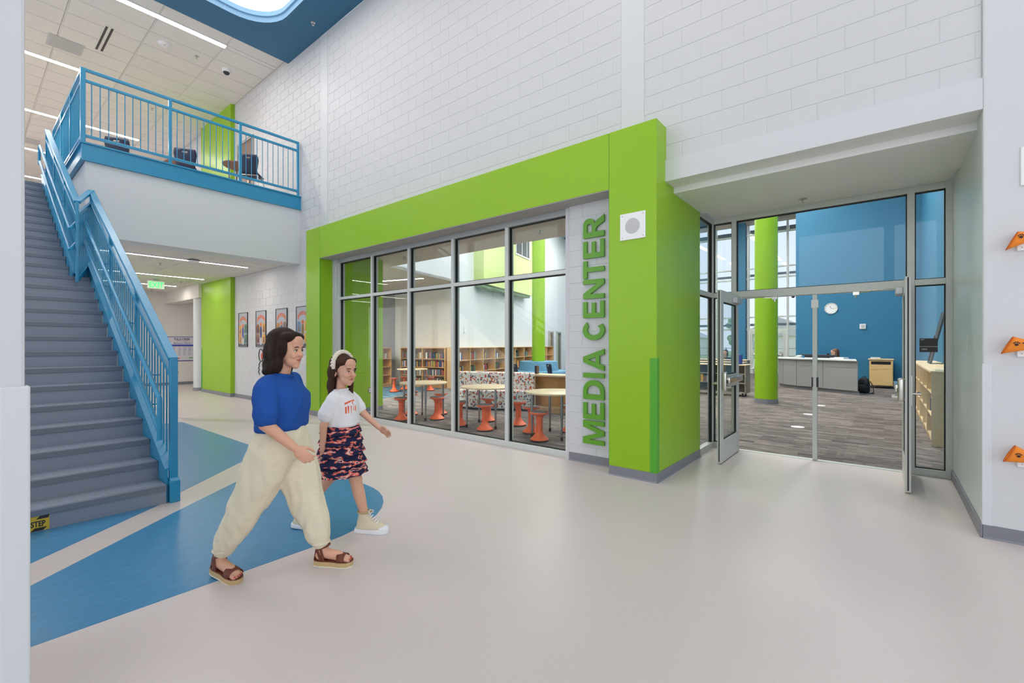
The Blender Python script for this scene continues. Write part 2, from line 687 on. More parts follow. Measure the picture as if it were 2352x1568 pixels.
# smooth furring: right pier and beam over the library entrance
m = MB()
m.box(.583, 9, YS, 5.3, 0, 8.07)
m.box(.583, .75, 5.3, 6.97, 0, 3.6)
wr = struct('wall_right', 'smooth white pier beside the library entrance', 'wall', m, white, bevel=.012, seg=2)
m = MB()
m.box(.5815, .5832, YS + .02, 6.86, .1, 3.25)
label_part(m.build('return_face', recess_w, wr), 'glossy grey-white return beside the doors')
m = MB()
m.box(.574, .5815, 5.72, 5.86, 1.4, 1.54)
label_part(m.build('cover_plate', recess_w, wr, bevel=.002), 'small blank cover plate')
m = MB()
m.box(-1.86, .583, YS, 5.2, 3.255, 3.49)
m.box(-1.86, .583, 5.2, 6.25, 3.19, 3.49)
m.box(-1.86, .583, 6.25, 6.97, 3.25, 3.49)
bt = struct('trim_1', 'white stepped soffit beam above the library entrance', 'beam', m, M('soffit_paint', 'e3e5e3', .5))
m = MB()
m.box(-1.86, .583, YS - .002, YS, 3.2545, 3.49)
m.build('beam_face', white, bt)
for nm, (xa, xb, ya, yb) in {'guard_face': (.583, .633, YS - .005, YS), 'guard_edge': (.578, .583, YS - .005, YS + .05)}.items():
    pass
g = thing('corner_guard', 'white plastic corner guard on the pier right of the doors', 'corner guard', (.583, YS, 0))
m = MB()
m.box(.578, .633, YS - .005, YS, .1, 1.32)
m.build('guard_face', guard_w, g, w=True, bevel=.002)
m = MB()
m.box(.578, .583, YS, YS + .05, .1, 1.32)
m.build('guard_face', guard_w, g, w=True, bevel=.002)
g = thing('corner_guard', 'green plastic corner guard on the lime pillar', 'corner guard', (-1.86, YG, 0))
m = MB()
m.box(-1.93, -1.855, YG - .005, YG, .1, 1.32)
m.build('guard_face', green_d, g, w=True, bevel=.002)
m = MB()
m.box(-1.86, -1.855, YG, YG + .07, .1, 1.32)
m.build('guard_face', green_d, g, w=True, bevel=.002)
# ---- lime portal
pt = struct('trim_2', 'lime green portal framing the library windows', 'portal')
for nm, b in (('pilaster', (-9.443, -8.884, YG, 5.0, .1, 3.86)), ('lintel', (-8.878, -2.416, YG, YW, 3.224, 3.86)), ('pillar', (-2.41, -1.86, YG, 5.16, .1, 3.86))):
    m = MB()
    m.box(*b)
    m.build(nm, green, pt, bevel=.003)
m = MB()
m.box(-2.1, -1.861, 5.16, 6.16, .1, 3.3)
m.build('pillar_return', green, pt)
m = MB()
m.box(-8.88, -2.414, YG + .004, 5.16, 3.215, 3.2235)
label_part(m.build('soffit_panel', M('grey_soffit', 'a9a6a4', .5), pt), 'grey underside of the lintel')
m = MB()
for x in (-8.881, -2.413):
    m.box(x - .002, x + .002, YG + .004, YG + .02, .1, 3.855)
m.build('shadow_joint', green_d, pt)


def baseboard(name, label, runs):
    t = struct(name, label, 'baseboard')
    for (x0, y0, x1, y1) in runs:
        d = Vector((x1 - x0, y1 - y0, 0)).normalized()
        n = Vector((d.y, -d.x, 0))
        m = MB()
        pr = [(0, 0), (.016, 0), (.014, .006), (.006, .014), (.005, .1), (0, .102)]
        vs = []
        for p in ((x0, y0), (x1, y1)):
            for a, z in pr:
                vs.append((p[0] + n.x * a, p[1] + n.y * a, z))
        k = len(pr)
        fs = [tuple(range(k)), tuple(range(2 * k - 1, k - 1, -1))] + [(i, (i + 1) % k, k + (i + 1) % k, k + i) for i in range(k)]
        m.add(vs, fs)
        m.build('base_strip', base_m, t)


baseboard('baseboard_portal', 'grey rubber base around the lime pillar', [(-2.41, YG, -1.855, YG), (-1.86, YG, -1.86, 6.16)])
baseboard('baseboard_sign', 'grey rubber base under the lettered block panel', [(-3.1, YW - .02, -2.41, YW - .02)])
baseboard('baseboard_pilaster', 'grey rubber base of the left lime pilaster', [(-9.443, YG, -8.884, YG), (-8.884, YG, -8.884, 5.0)])
baseboard('baseboard_hall', 'grey rubber base along the hall block wall', [(-14.1, YW, -9.44, YW)])
baseboard('baseboard_right', 'grey rubber base turning the pier by the doors', [(.583, 6.85, .583, YS), (.583, YS, 9, YS)][::-1] and [(.583, YS, 9, YS)])
t = struct('baseboard_entry', 'grey rubber base inside the door recess', 'baseboard')
m = MB()
m.box(.567, .583, YS - .005, 6.85, 0, .102)
m.build('base_strip', base_m, t, bevel=.004)
# ---- near wall at the left edge with its guard
m = MB()
m.box(-3.3, -2.335, -4, .156, 0, 8.07)
ww = struct('wall_west', 'smooth white wall end beside the stair', 'wall', m, white, bevel=.01, seg=2)
g = thing('corner_guard', 'white plastic corner guard beside the stair foot', 'corner guard', (-2.335, .156, 0))
m = MB()
m.box(-2.335, -2.318, .094, .168, .1, 1.32)
m.build('guard_face', guard_w, g, w=True, bevel=.006, seg=2)
m = MB()
m.box(-2.39, -2.335, .156, .168, .1, 1.32)
m.build('guard_face', guard_w, g, w=True, bevel=.004)
# ---- the rest of the concourse shell, behind and beside the camera
m = MB()
m.box(9, 9.2, -8, 6, 0, .4)
m.box(9, 9.2, -8, 6, 7.4, 8.4)
for y in (-8, -5.2, -2.4, .4, 3.2, 5.0):
    m.box(9, 9.2, y, y + .25, .4, 7.4)
struct('wall_east', 'white end wall with tall windows behind the viewer', 'wall', m, white)
m = MB()
m.box(-30, 9.2, -8.2, -8, 0, .5)
m.box(-30, 9.2, -8.2, -8, 7.2, 8.4)
for i in range(14):
    m.box(-30 + i * 3, -30 + i * 3 + .3, -8.2, -8, .5, 7.2)
struct('wall_south', 'white wall with a window band opposite the library', 'wall', m, white)

# ---- blue dropped ceiling with recessed oval lamps
def rrect(x0, x1, y0, y1, r, n=8):
    out = []
    for cx, cy, a0 in ((x1 - r, y1 - r, 0), (x0 + r, y1 - r, 90), (x0 + r, y0 + r, 180), (x1 - r, y0 + r, 270)):
        for i in range(n + 1):
            a = R(a0 + 90 * i / n)
            out.append((cx + r * math.cos(a), cy + r * math.sin(a)))
    return out


cs = struct('ceiling', 'blue painted dropped ceiling over the concourse', 'ceiling')
OV = [(-10.07, -5.7, .55, 4.23), (-4.6, -.2, .55, 4.23), (.9, 5.3, .55, 4.23), (-9.6, -5.2, -5.6, -1.9), (-.2, 4.2, -5.6, -1.9)]  # first panel is in view; the others are added unseen for light
bm = bmesh.new()
outer = [bm.verts.new((x, y, 8.07)) for x, y in ((-10.85, -8), (9, -8), (9, YW), (-10.85, YW))]
ed = [bm.edges.new((outer[i], outer[(i + 1) % 4])) for i in range(4)]
for o in OV:
    vs = [bm.verts.new((x, y, 8.07)) for x, y in rrect(*o, .75)]
    ed += [bm.edges.new((vs[i], vs[(i + 1) % len(vs)])) for i in range(len(vs))]
bmesh.ops.triangle_fill(bm, use_beauty=True, edges=ed)
me = bpy.data.meshes.new('ceiling_board')
bm.to_mesh(me)
bm.free()
me.materials.append(ceil_b)
place('ceiling_board', me, cs)
m = MB()
m.box(-10.85, -10.83, -8, YW, 8.0705, 8.5)
m.build('ceiling_edge', ceil_b, cs)
for i, o in enumerate(OV):
    lp = thing('ceiling_lamp', 'large glowing panel recessed in the blue ceiling, all but one added unseen', 'ceiling lamp', ((o[0] + o[1]) / 2, (o[2] + o[3]) / 2, 8.07), group='luminous panels in the blue ceiling')
    m = MB()
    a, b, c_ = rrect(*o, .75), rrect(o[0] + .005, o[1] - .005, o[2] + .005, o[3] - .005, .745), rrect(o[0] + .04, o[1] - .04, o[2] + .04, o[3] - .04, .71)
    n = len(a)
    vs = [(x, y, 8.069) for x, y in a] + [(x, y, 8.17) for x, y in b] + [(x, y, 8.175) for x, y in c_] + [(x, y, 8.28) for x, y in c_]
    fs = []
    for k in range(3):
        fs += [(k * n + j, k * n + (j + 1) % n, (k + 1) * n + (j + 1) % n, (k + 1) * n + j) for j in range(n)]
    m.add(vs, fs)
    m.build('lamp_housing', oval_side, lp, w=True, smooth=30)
    m = MB()
    m.prism(c_, 8.268, 8.28)
    m.build('lamp_lens', lamp_oval, lp, w=True)

# ---- tiled ceilings
def tile_ceiling(parent, x_lines, y_lines, z, slots, name='ceiling_tile', big_only=True):
    cache = {}
    rest = MB()
    nrest = 0
    for i in range(len(x_lines) - 1):
        for j in range(len(y_lines) - 1):
            xa, xb = sorted(x_lines[i:i + 2])
            ya, yb = sorted(y_lines[j:j + 2])
            cx, cy = (xa + xb) / 2, (ya + yb) / 2
            k = (round(xb - xa, 3), round(yb - ya, 3))
            P = pix(cx, cy, z)
            vis = P and -60 < P[0] < 1500 and -60 < P[1] < 1568 and 1045 * k[0] / P[2] > 22
            if vis:
                if k not in cache:
                    q = MB()
                    a, b, e = k[0] / 2 - .016, k[1] / 2 - .016, .008
                    q.add([(-a, -b, .02), (a, -b, .02), (a, b, .02), (-a, b, .02), (-a, -b, .008), (a, -b, .008), (a, b, .008), (-a, b, .008), (-a + e, -b + e, 0), (a - e, -b + e, 0), (a - e, b - e, 0), (-a + e, b - e, 0)],
                          [(8, 11, 10, 9)] + [(s0 + t0, s0 + (t0 + 1) % 4, s0 + 4 + (t0 + 1) % 4, s0 + 4 + t0) for s0 in (0, 4) for t0 in range(4)])
                    cache[k] = q.mesh(name, tile_m)
                place(name, cache[k], parent, loc=(cx, cy, z))
            else:
                rest.box(xa + .012, xb - .012, ya + .012, yb - .012, z, z + .012)
                nrest += 1
    if nrest:
        rest.build('far_tiles', tile_m, parent, kind='stuff')
    g_ = MB()
    for x in x_lines:
        g_.box(x - .012, x + .012, min(y_lines), max(y_lines), z + .012, z + .03)
    for y in y_lines:
        g_.box(min(x_lines), max(x_lines), y - .012, y + .012, z + .009, z + .03)
    g_.build('ceiling_grid', grid_m, parent)
    b = MB()
    b.box(min(x_lines), max(x_lines), min(y_lines), max(y_lines), z + .03, z + .06)
    b.build('ceiling_void', tile_m, parent)


cu = struct('ceiling', 'white tiled ceiling over the upper floor', 'ceiling')
XL = [-10.87, -11.42, -11.56] + [-11.56 - .612 * i for i in range(1, 31)]
YL = [YW, 3.86] + [3.86 - 1.22 * i for i in range(1, 10)] + [-8]
tile_ceiling(cu, XL, YL, 8.18, None)
ch = struct('ceiling', 'white tiled ceiling of the ground floor hall', 'ceiling')
XH = [-10.75] + [-11.3 - .612 * i for i in range(0, 15)]
YH = [YW, 4.5, 3.28, 2.06, 1.5]
tile_ceiling(ch, XH, YH, 3.345, None, 'ceiling_tile')
m = MB()
m.box(-20, -13.85, -4, 1.5, 3.345, 3.4)
m.build('ceiling_void', tile_m, ch)


def linear_lamp(label, p0, p1, wd, grp, mat=None, rotz=0):
    """slim ceiling lamp between two points, flush with the ceiling"""
    c = ((p0[0] + p1[0]) / 2, (p0[1] + p1[1]) / 2, p0[2])
    t = thing('linear_lamp', label, 'ceiling lamp', c, rotz, group=grp)
    L = math.dist(p0, p1) / 2
    m = MB()
    m.box(-wd / 2 - .012, -wd / 2, -L - .012, L + .012, -.012, .03)
    m.box(wd / 2, wd / 2 + .012, -L - .012, L + .012, -.012, .03)
    m.box(-wd / 2, wd / 2, -L - .012, -L, -.012, .03)
    m.box(-wd / 2, wd / 2, L, L + .012, -.012, .03)
    m.build('lamp_frame', wplas, t)
    m = MB()
    m.box(-wd / 2, wd / 2, -L, L, -.010, .02)
    m.build('lamp_diffuser', mat or lamp_m, t)
    return t


UG, HG = 'linear lamps in the upper tiled ceiling', 'linear lamps in the hall ceiling'
for lab, x, y0, y1, z, g_ in (
        ('slim linear lamp beside the blue dropped ceiling', -11.49, -1.0, 3.86, 8.175, UG),
        ('slim linear lamp over the balcony railing corner', -15.23, -3.0, 1.96, 8.175, UG),
        ('long slim linear lamp seen behind the balcony balusters', -18.95, -1.5, 3.82, 8.175, UG),
        ('slim linear lamp beyond the stair head', -22.7, -2.0, 2.3, 8.175, UG),
        ('farthest slim linear lamp above the upper floor', -26.45, -2.0, 3.2, 8.175, UG),
        ('slim linear lamp nearest the balcony bulkhead in the hall', -11.97, 1.6, 4.5, 3.34, HG),
        ('slim linear lamp in the middle of the hall ceiling', -15.12, -1.5, 4.52, 3.34, HG),
        ('slim linear lamp behind the exit sign', -17.6, -1.5, 4.49, 3.34, HG)):
    linear_lamp(lab, (x, y0, z), (x, y1, z), .13 if z > 5 else .07, g_, lamp_m if z > 5 else lamp_h)
# ---- upper floor slab, bulkhead below the balcony, hall end
m = MB()
m.box(-30, -10.26, 1.36, YW, 4.53, Z2)
m.box(-30, -13.75, -8, 1.36, 4.53, Z2)
struct('floor_upper', 'upper floor slab behind the balcony', 'floor', m, vinyl)
m = MB()
m.box(-10.75, -10.265, 1.37, YW, 3.29, 4.53)
m.box(-13.75, -10.75, 1.37, 1.5, 3.36, 4.53)
m.box(-13.75, -13.6, -2, 1.37, 3.36, 4.53)
struct('wall_bulkhead', 'white bulkhead below the blue balcony beam', 'wall', m, M('bulkhead_paint', 'd5d9dc', .45))
m = MB()
m.box(-20.2, -20.0, -3, 9, 0, 4.5)
struct('wall_hall_end', 'white end wall of the hall with the school chart', 'wall', m, beige_wall)
m = MB()
m.box(-20.0, -16.45, 4.78, 5.2, 2.92, 3.36)
m.box(-20.0, -16.45, 5.2, 9, 3.1, 3.2)
m.box(-20.0, -16.4, 9, 9.2, 0, 3.2)
struct('trim_3', 'white bulkhead over the side corridor', 'beam', m, beige_wall)
m = MB()
m.box(-16.45, -14.1, 4.857, 5.16, .1, 3.345)
struct('trim_4', 'broad lime pilaster in the ground floor hall', 'pilaster', m, green, bevel=.003)
m = MB()
m.box(-16.5, -14.1, 4.86, 5.0, 4.8, 8.18)
struct('trim_5', 'lime pilaster on the upper floor', 'pilaster', m, green, bevel=.003)
baseboard('baseboard_lime', 'grey rubber base of the hall lime pilaster', [(-16.45, 4.857, -14.1, 4.857), (-14.1, 4.857, -14.1, YW)])
g = thing('corner_guard', 'green plastic corner guard on the hall lime pilaster', 'corner guard', (-16.45, 4.857, 0))
m = MB()
m.box(-16.455, -16.36, 4.852, 4.857, .1, 1.32)
m.build('guard_face', green_d, g, w=True)
t = thing('column', 'round white column beside the hall lime pilaster', 'column', (-17.0, 5.0, 0))
m = MB()
m.lathe([(.2, .1), (.2, 2.95)], 28)
m.build('shaft', white, t, smooth=40)
m = MB()
m.lathe([(.212, 0), (.208, .1)], 28)
m.build('base_ring', base_m, t, smooth=40)
t = struct('baseboard_end', 'grey rubber base of the hall end wall', 'baseboard')
m = MB()
m.box(-20, -19.985, -3, 9, 0, .1)
m.build('base_strip', base_m, t)
m = MB()
m.box(-30.2, -30, -8, 5.2, 4.5, 8.4)
struct('wall_far', 'pale end wall of the upper floor', 'wall', m, white)

# ================================================================ library shell
TH = R(14.7)
LO = Vector((-11.27, 10.43))
LN = Vector((math.cos(TH), math.sin(TH)))
LU = Vector((-math.sin(TH), math.cos(TH)))


def L(a, b):
    p = LO + LN * a + LU * b
    return (p.x, p.y)


def lib_wall(name, label, pts, z0, z1, mt):
    m = MB()
    m.prism([L(*p) for p in pts], z0, z1)
    return struct(name, label, 'wall', m, mt)


lib_wall('wall_library_side', 'pale blue-white library wall above the cubby shelves', [(-.12, .43), (-.12, 21), (-.4, 21), (-.4, .43)], 0, 7.8, cool_wall)
lib_wall('wall_nook_end', 'cream library wall above the two-bay bookcase', [(-.12, .42), (-.12, .6), (-3.2, .6), (-3.2, .42)], 0, 3.4, beige_wall)
lib_wall('wall_nook_side', 'grey wall of the reading nook', [(-2.55, .42), (-2.55, -4.6), (-2.8, -4.6), (-2.8, .42)], 0, 3.4, grey_wall)
m = MB()
m.box(-9.4, -8.68, 5.02, 6.06, .1, 3.36)
struct('wall_library_end', 'lime wall end just inside the library windows', 'wall', m, green, bevel=.003)
baseboard('baseboard_nook', 'grey rubber base of the lime wall end in the library', [(-8.68, 5.12, -8.68, 6.06)])
m = MB()
d0 = Vector((-9.29, 6.68))
d1 = d0 + LU * 3.65
m.prism([(-16, 5.165), (-2.0, 5.165), (-2.0, 6.68), (d0.x, d0.y), (d1.x, d1.y), L(-.4, .3), L(-3, .3), (-16, 9)], 3.35, 3.42)
struct('ceiling_nook', 'beige lowered ceiling along the library windows', 'ceiling', m, M('nook_ceiling_paint', 'cdc5ba', .8))
m = MB()
m.prism([(-2.0, 6.68), (-2.0, 6.55), (d0.x - .1, 6.55), (d1.x - .12, d1.y), L(-.4, .5), L(-.35, .5), (d1.x, d1.y), (d0.x, d0.y)], 3.352, 7.8)
m.box(-2.0, 1.0, 6.98, 7.1, 3.25, 7.8)
m.box(-2.12, -2.0, 6.55, 7.1, 3.35, 7.8)
struct('wall_library_front', 'pale bulkhead wall above the lowered library ceiling', 'wall', m, cool_wall)
m = MB()
m.box(.95, 1.15, 6.98, 20.4, 0, 7.8)
struct('wall_library_right', 'blue library wall behind the low bookcase', 'wall', m, blue_w)
m = MB()
m.box(-2.585, .95, 20.2, 20.4, 0, 7.8)
m.box(-2.585, -2.45, 20.4, 25.5, 0, 7.8)
struct('wall_library_back', 'blue library wall with the clock behind the desk', 'wall', m, blue_w)
baseboard('baseboard_library', 'grey rubber base of the blue library wall', [(-2.585, 20.2, .95, 20.2)])
m = MB()
m.box(-17, 1.2, 6.98, 22.8, 7.8, 7.9)
m.box(-17, -9.0, 5.1, 7.2, 7.8, 7.9)
cl = struct('ceiling_library', 'white ceiling of the tall library', 'ceiling', m, white)
m = MB()
m.box(-17, -2.5, 22.8, 25.7, 7.70, 7.9)
label_part(m.build('blue_soffit', blue_w, cl), 'blue dropped strip above the tall windows')
# tall outer window wall
cw = struct('window_3', 'tall library window wall looking outdoors', 'window')
m = MB()
VX = [-16.5, -14.6, -12.7, -10.8, -9.0, -8.0, -6.88, -5.87, -5.32, -3.6, -2.62]
HZ = [(.0, .10), (2.19, 2.27), (2.80, 2.87), (4.74, 4.81), (5.26, 5.32), (6.95, 7.02), (7.5, 7.68)]
for x in VX:
    m.box(x - .04, x + .04, 25.42, 25.6, 0, 7.5)
m.build('mullions', alu, cw)
for i, (a, b) in enumerate(HZ):
    m = MB()
    m.box(-16.6, -2.58, 25.44 if i < 6 else 25.3, 25.58, a, b)
    m.build('transom' if i < 6 else 'header', alu if i < 6 else M('header_paint', 'e3cdbf', .6), cw)
for i in range(len(VX) - 1):
    if VX[i] == -5.87:
        m = MB()
        m.box(-5.86, -5.40, 25.2, 25.6, 0, 7.6)
        label_part(m.build('wall_pier', blue_w, cw), 'narrow blue pier between windows')
        continue
    for j in range(len(HZ) - 1):
        if VX[i] == -5.32 and j == 0:
            continue
        m = MB()
        m.box(VX[i] + .04, VX[i + 1] - .04, 25.5, 25.512, HZ[j][1], HZ[j + 1][0])
        m.build('pane', gl_out, cw)
# window blinds, partly lowered (pale bands seen behind the glass)
for i in range(len(VX) - 1):
    if VX[i] == -5.87:
        continue
    m = MB()
    m.box(VX[i] + .05, VX[i + 1] - .05, 25.62, 25.68, 2.40, 2.52)
    m.box(VX[i] + .05, VX[i + 1] - .05, 25.62, 25.68, 4.90, 5.02)
    m.box(VX[i] + .05, VX[i + 1] - .05, 25.62, 25.68, 7.06, 7.26)
    m.build('sun_shelf', desk_t, cw)
# glazed exit door in the window wall
d = struct('door_3', 'glazed aluminium exit door in the library window wall', 'door')
m = MB()
for a, b, c, e in ((-5.26, -5.14, 0, 2.17), (-3.80, -3.66, 0, 2.17), (-5.14, -3.80, 2.0, 2.17), (-5.14, -3.80, .0, .28), (-5.14, -3.8, .88, 1.02)):
    m.box(a, b, 25.45, 25.5, c, e)
m.build('door_frame', alu, d)
m = MB()
m.box(-5.14, -3.8, 25.47, 25.48, .28, .88)
m.box(-5.14, -3.8, 25.47, 25.48, 1.02, 2.0)
m.build('pane', gl_out, d)
m = MB()
m.cyl((-5.1, 25.38, .97), (-3.86, 25.38, .97), .03)
m.box(-3.93, -3.82, 25.36, 25.45, .88, 1.12)
label_part(m.build('push_bar', chrome, d, smooth=40), 'steel push bar')
# green bulkhead box high on the side wall
bx = struct('trim_6', 'pale lime projecting box high on the library wall', 'bulkhead')
m = MB()
m.prism([L(-.12, 1.95), L(.3, 1.95), L(.3, 6.75), L(-.12, 6.75)], 3.73, 7.8)
m.build('box_face', pale_green, bx)
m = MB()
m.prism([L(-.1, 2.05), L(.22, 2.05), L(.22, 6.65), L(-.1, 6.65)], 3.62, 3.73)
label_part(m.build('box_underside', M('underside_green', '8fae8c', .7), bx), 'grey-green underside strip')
wi = struct('window_4', 'interior upstairs window in the pale lime box', 'window')
m = MB()
m.prism([L(.3, 4.8), L(.33, 4.8), L(.33, 6.35), L(.3, 6.35)], 5.33, 7.0)
m.build('window_frame', wplas, wi)
for a, b in ((4.86, 5.45), (5.52, 6.0), (6.06, 6.30)):
    m = MB()
    m.prism([L(.325, a), L(.338, a), L(.338, b), L(.325, b)], 5.39, 6.9)
    m.build('pane', M('dark_glass', '4a4f50', .15), wi)
# ceiling lamps added out of view to brighten the library
for i, (x, y) in enumerate(((-9.2, 12), (-9.2, 16), (-9.2, 20), (-6, 9.5), (-6, 13), (-6, 17), (-6, 21), (-2.6, 9), (-2.6, 14), (-2.6, 18), (-.2, 10), (-.2, 15), (-11.4, 17.5), (-12.0, 21))):
    linear_lamp('added unseen ceiling lamp brightening the library', (x, y - 1.2, 7.79), (x, y + 1.2, 7.79), .3, 'added unseen lamps over the library', lamp_lib)
pa, pb = (-11.5, 8.0, 3.348), (-10.1, 8.39, 3.348)
linear_lamp('slim linear lamp in the lowered nook ceiling', pa, pb, .07, 'linear lamps in the nook ceiling', lamp_lib, math.atan2(.39, 1.4) - PI / 2)
for qx in (-12.9, -11.7, -10.5):  # wide lamps added out of view behind the lime wall end, brightening the nook
    linear_lamp('added unseen lamp brightening the reading nook', (qx, 5.3, 3.348), (qx, 6.4, 3.348), .45, 'added unseen lamps over the reading nook', lamp_lib)

# ================================================================ storefront windows beside the portal
w1 = struct('window_1', 'aluminium framed window wall looking into the library', 'window')
MX = [-8.70, -7.53, -6.42, -5.31, -4.19, -3.07]
y0, y1, yg = 5.0, 5.13, 5.055
for i, x in enumerate(MX):
    m = MB()
    a = x - .03 if i else -8.884
    m.box(a, x + .03, y0, y1, .08, 3.14)
    m.build('mullion', alu, w1, bevel=.002)
m = MB()
m.box(-8.884, -3.04, y0, y1, 0, .08)
m.build('sill', alu, w1, bevel=.002)
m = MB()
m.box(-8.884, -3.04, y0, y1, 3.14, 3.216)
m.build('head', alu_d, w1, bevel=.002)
for i in range(5):
    xa, xb = MX[i] + .03, MX[i + 1] - .03
    m = MB()
    m.box(xa, xb, y0, y1, 2.385, 2.44)
    m.build('transom', alu, w1, bevel=.002)
    for za, zb in ((.08, 2.385), (2.44, 3.14)):
        m = MB()
        m.box(xa, xb, yg, yg + .008, za, zb)
        m.build('pane', gl_in, w1)
        m = MB()
        e = .012
        for b in ((xa, xa + e, za, zb), (xb - e, xb, za, zb), (xa, xb, za, za + e), (xa, xb, zb - e, zb)):
            m.box(b[0], b[1], yg - .018, yg + .026, b[2], b[3])
        m.build('gasket', black, w1)
# ---- storefront around the library doors
w2 = struct('window_2', 'aluminium glazed screen around the library doors', 'window')
ya, yb, yg = 6.85, 6.965, 6.90
for x0_, x1_, z0_, z1_ in ((-1.965, -1.885, .0, 3.25), (-1.645, -1.584, 0, 3.18), (.205, .272, 0, 3.18), (.525, .583, 0, 3.18)):
    m = MB()
    m.box(x0_, x1_, ya, yb, z0_, z1_)
    m.build('mullion', alu, w2, bevel=.002)
m = MB()
m.box(-1.885, .583, ya, yb, 3.18, 3.25)
m.build('head', alu, w2, bevel=.002)
for a, b, c, e in ((-1.584, .205, 2.10, 2.20), (-1.885, -1.645, 2.13, 2.195), (.272, .525, 2.13, 2.195), (-1.885, -1.645, 0, .075), (.272, .525, 0, .075)):
    m = MB()
    m.box(a, b, ya, yb, c, e)
    m.build('transom' if c > 1 else 'sill', alu, w2, bevel=.002)
for a, b, c, e in ((-1.584, .205, 2.20, 3.18), (-1.885, -1.645, .075, 2.13), (-1.885, -1.645, 2.195, 3.18), (.272, .525, .075, 2.13), (.272, .525, 2.195, 3.18)):
    m = MB()
    m.box(a, b, yg, yg + .008, c, e)
    m.build('pane', gl_in, w2)
    m = MB()
    q = .010
    for k in ((a, a + q, c, e), (b - q, b, c, e), (a, b, c, c + q), (a, b, e - q, e)):
        m.box(k[0], k[1], yg - .018, yg + .026, k[2], k[3])
    m.build('gasket', black, w2)
# return pane at the left of the screen
m = MB()
for a, b in ((6.16, 6.215),):
    m.box(-1.965, -1.885, a, b, 0, 3.25)
m.build('mullion', alu, w2, bevel=.002)
for c, e in ((0, .075), (2.13, 2.195), (3.18, 3.25)):
    m = MB()
    m.box(-1.965, -1.885, 6.215, 6.85, c, e)
    m.build('transom', alu, w2, bevel=.002)
for c, e in ((.075, 2.13), (2.195, 3.18)):
    m = MB()
    m.box(-1.93, -1.922, 6.215, 6.85, c, e)
    m.build('pane', gl_in, w2)
    m = MB()
    m.box(-1.945, -1.905, 6.838, 6.85, c, e)
    m.box(-1.945, -1.905, 6.215, 6.227, c, e)
    m.box(-1.945, -1.905, 6.215, 6.85, e - .012, e)
    m.build('gasket', black, w2)
m = MB()
m.box(-.70, -.65, 6.87, 6.92, 0, 2.10)
mm = label_part(m.build('centre_post', alu, w2, bevel=.002), 'removable post between the two doors')
m = MB()
m.box(-.712, -.638, 6.865, 6.925, 1.93, 2.03)
label_part(m.build('post_bracket', wplas, mm), 'white bracket')
m = MB()
for sx_ in (-1, 1):
    m.box(-.675 + sx_ * .026 - .008, -.675 + sx_ * .026 + .008, 6.86, 6.93, .93, 1.05)
label_part(m.build('strike', dark, mm), 'black latch strikes')
m = MB()
m.box(-1.584, .205, 6.87, 6.95, -.0005, .006)
m.build('threshold', alu, w2)


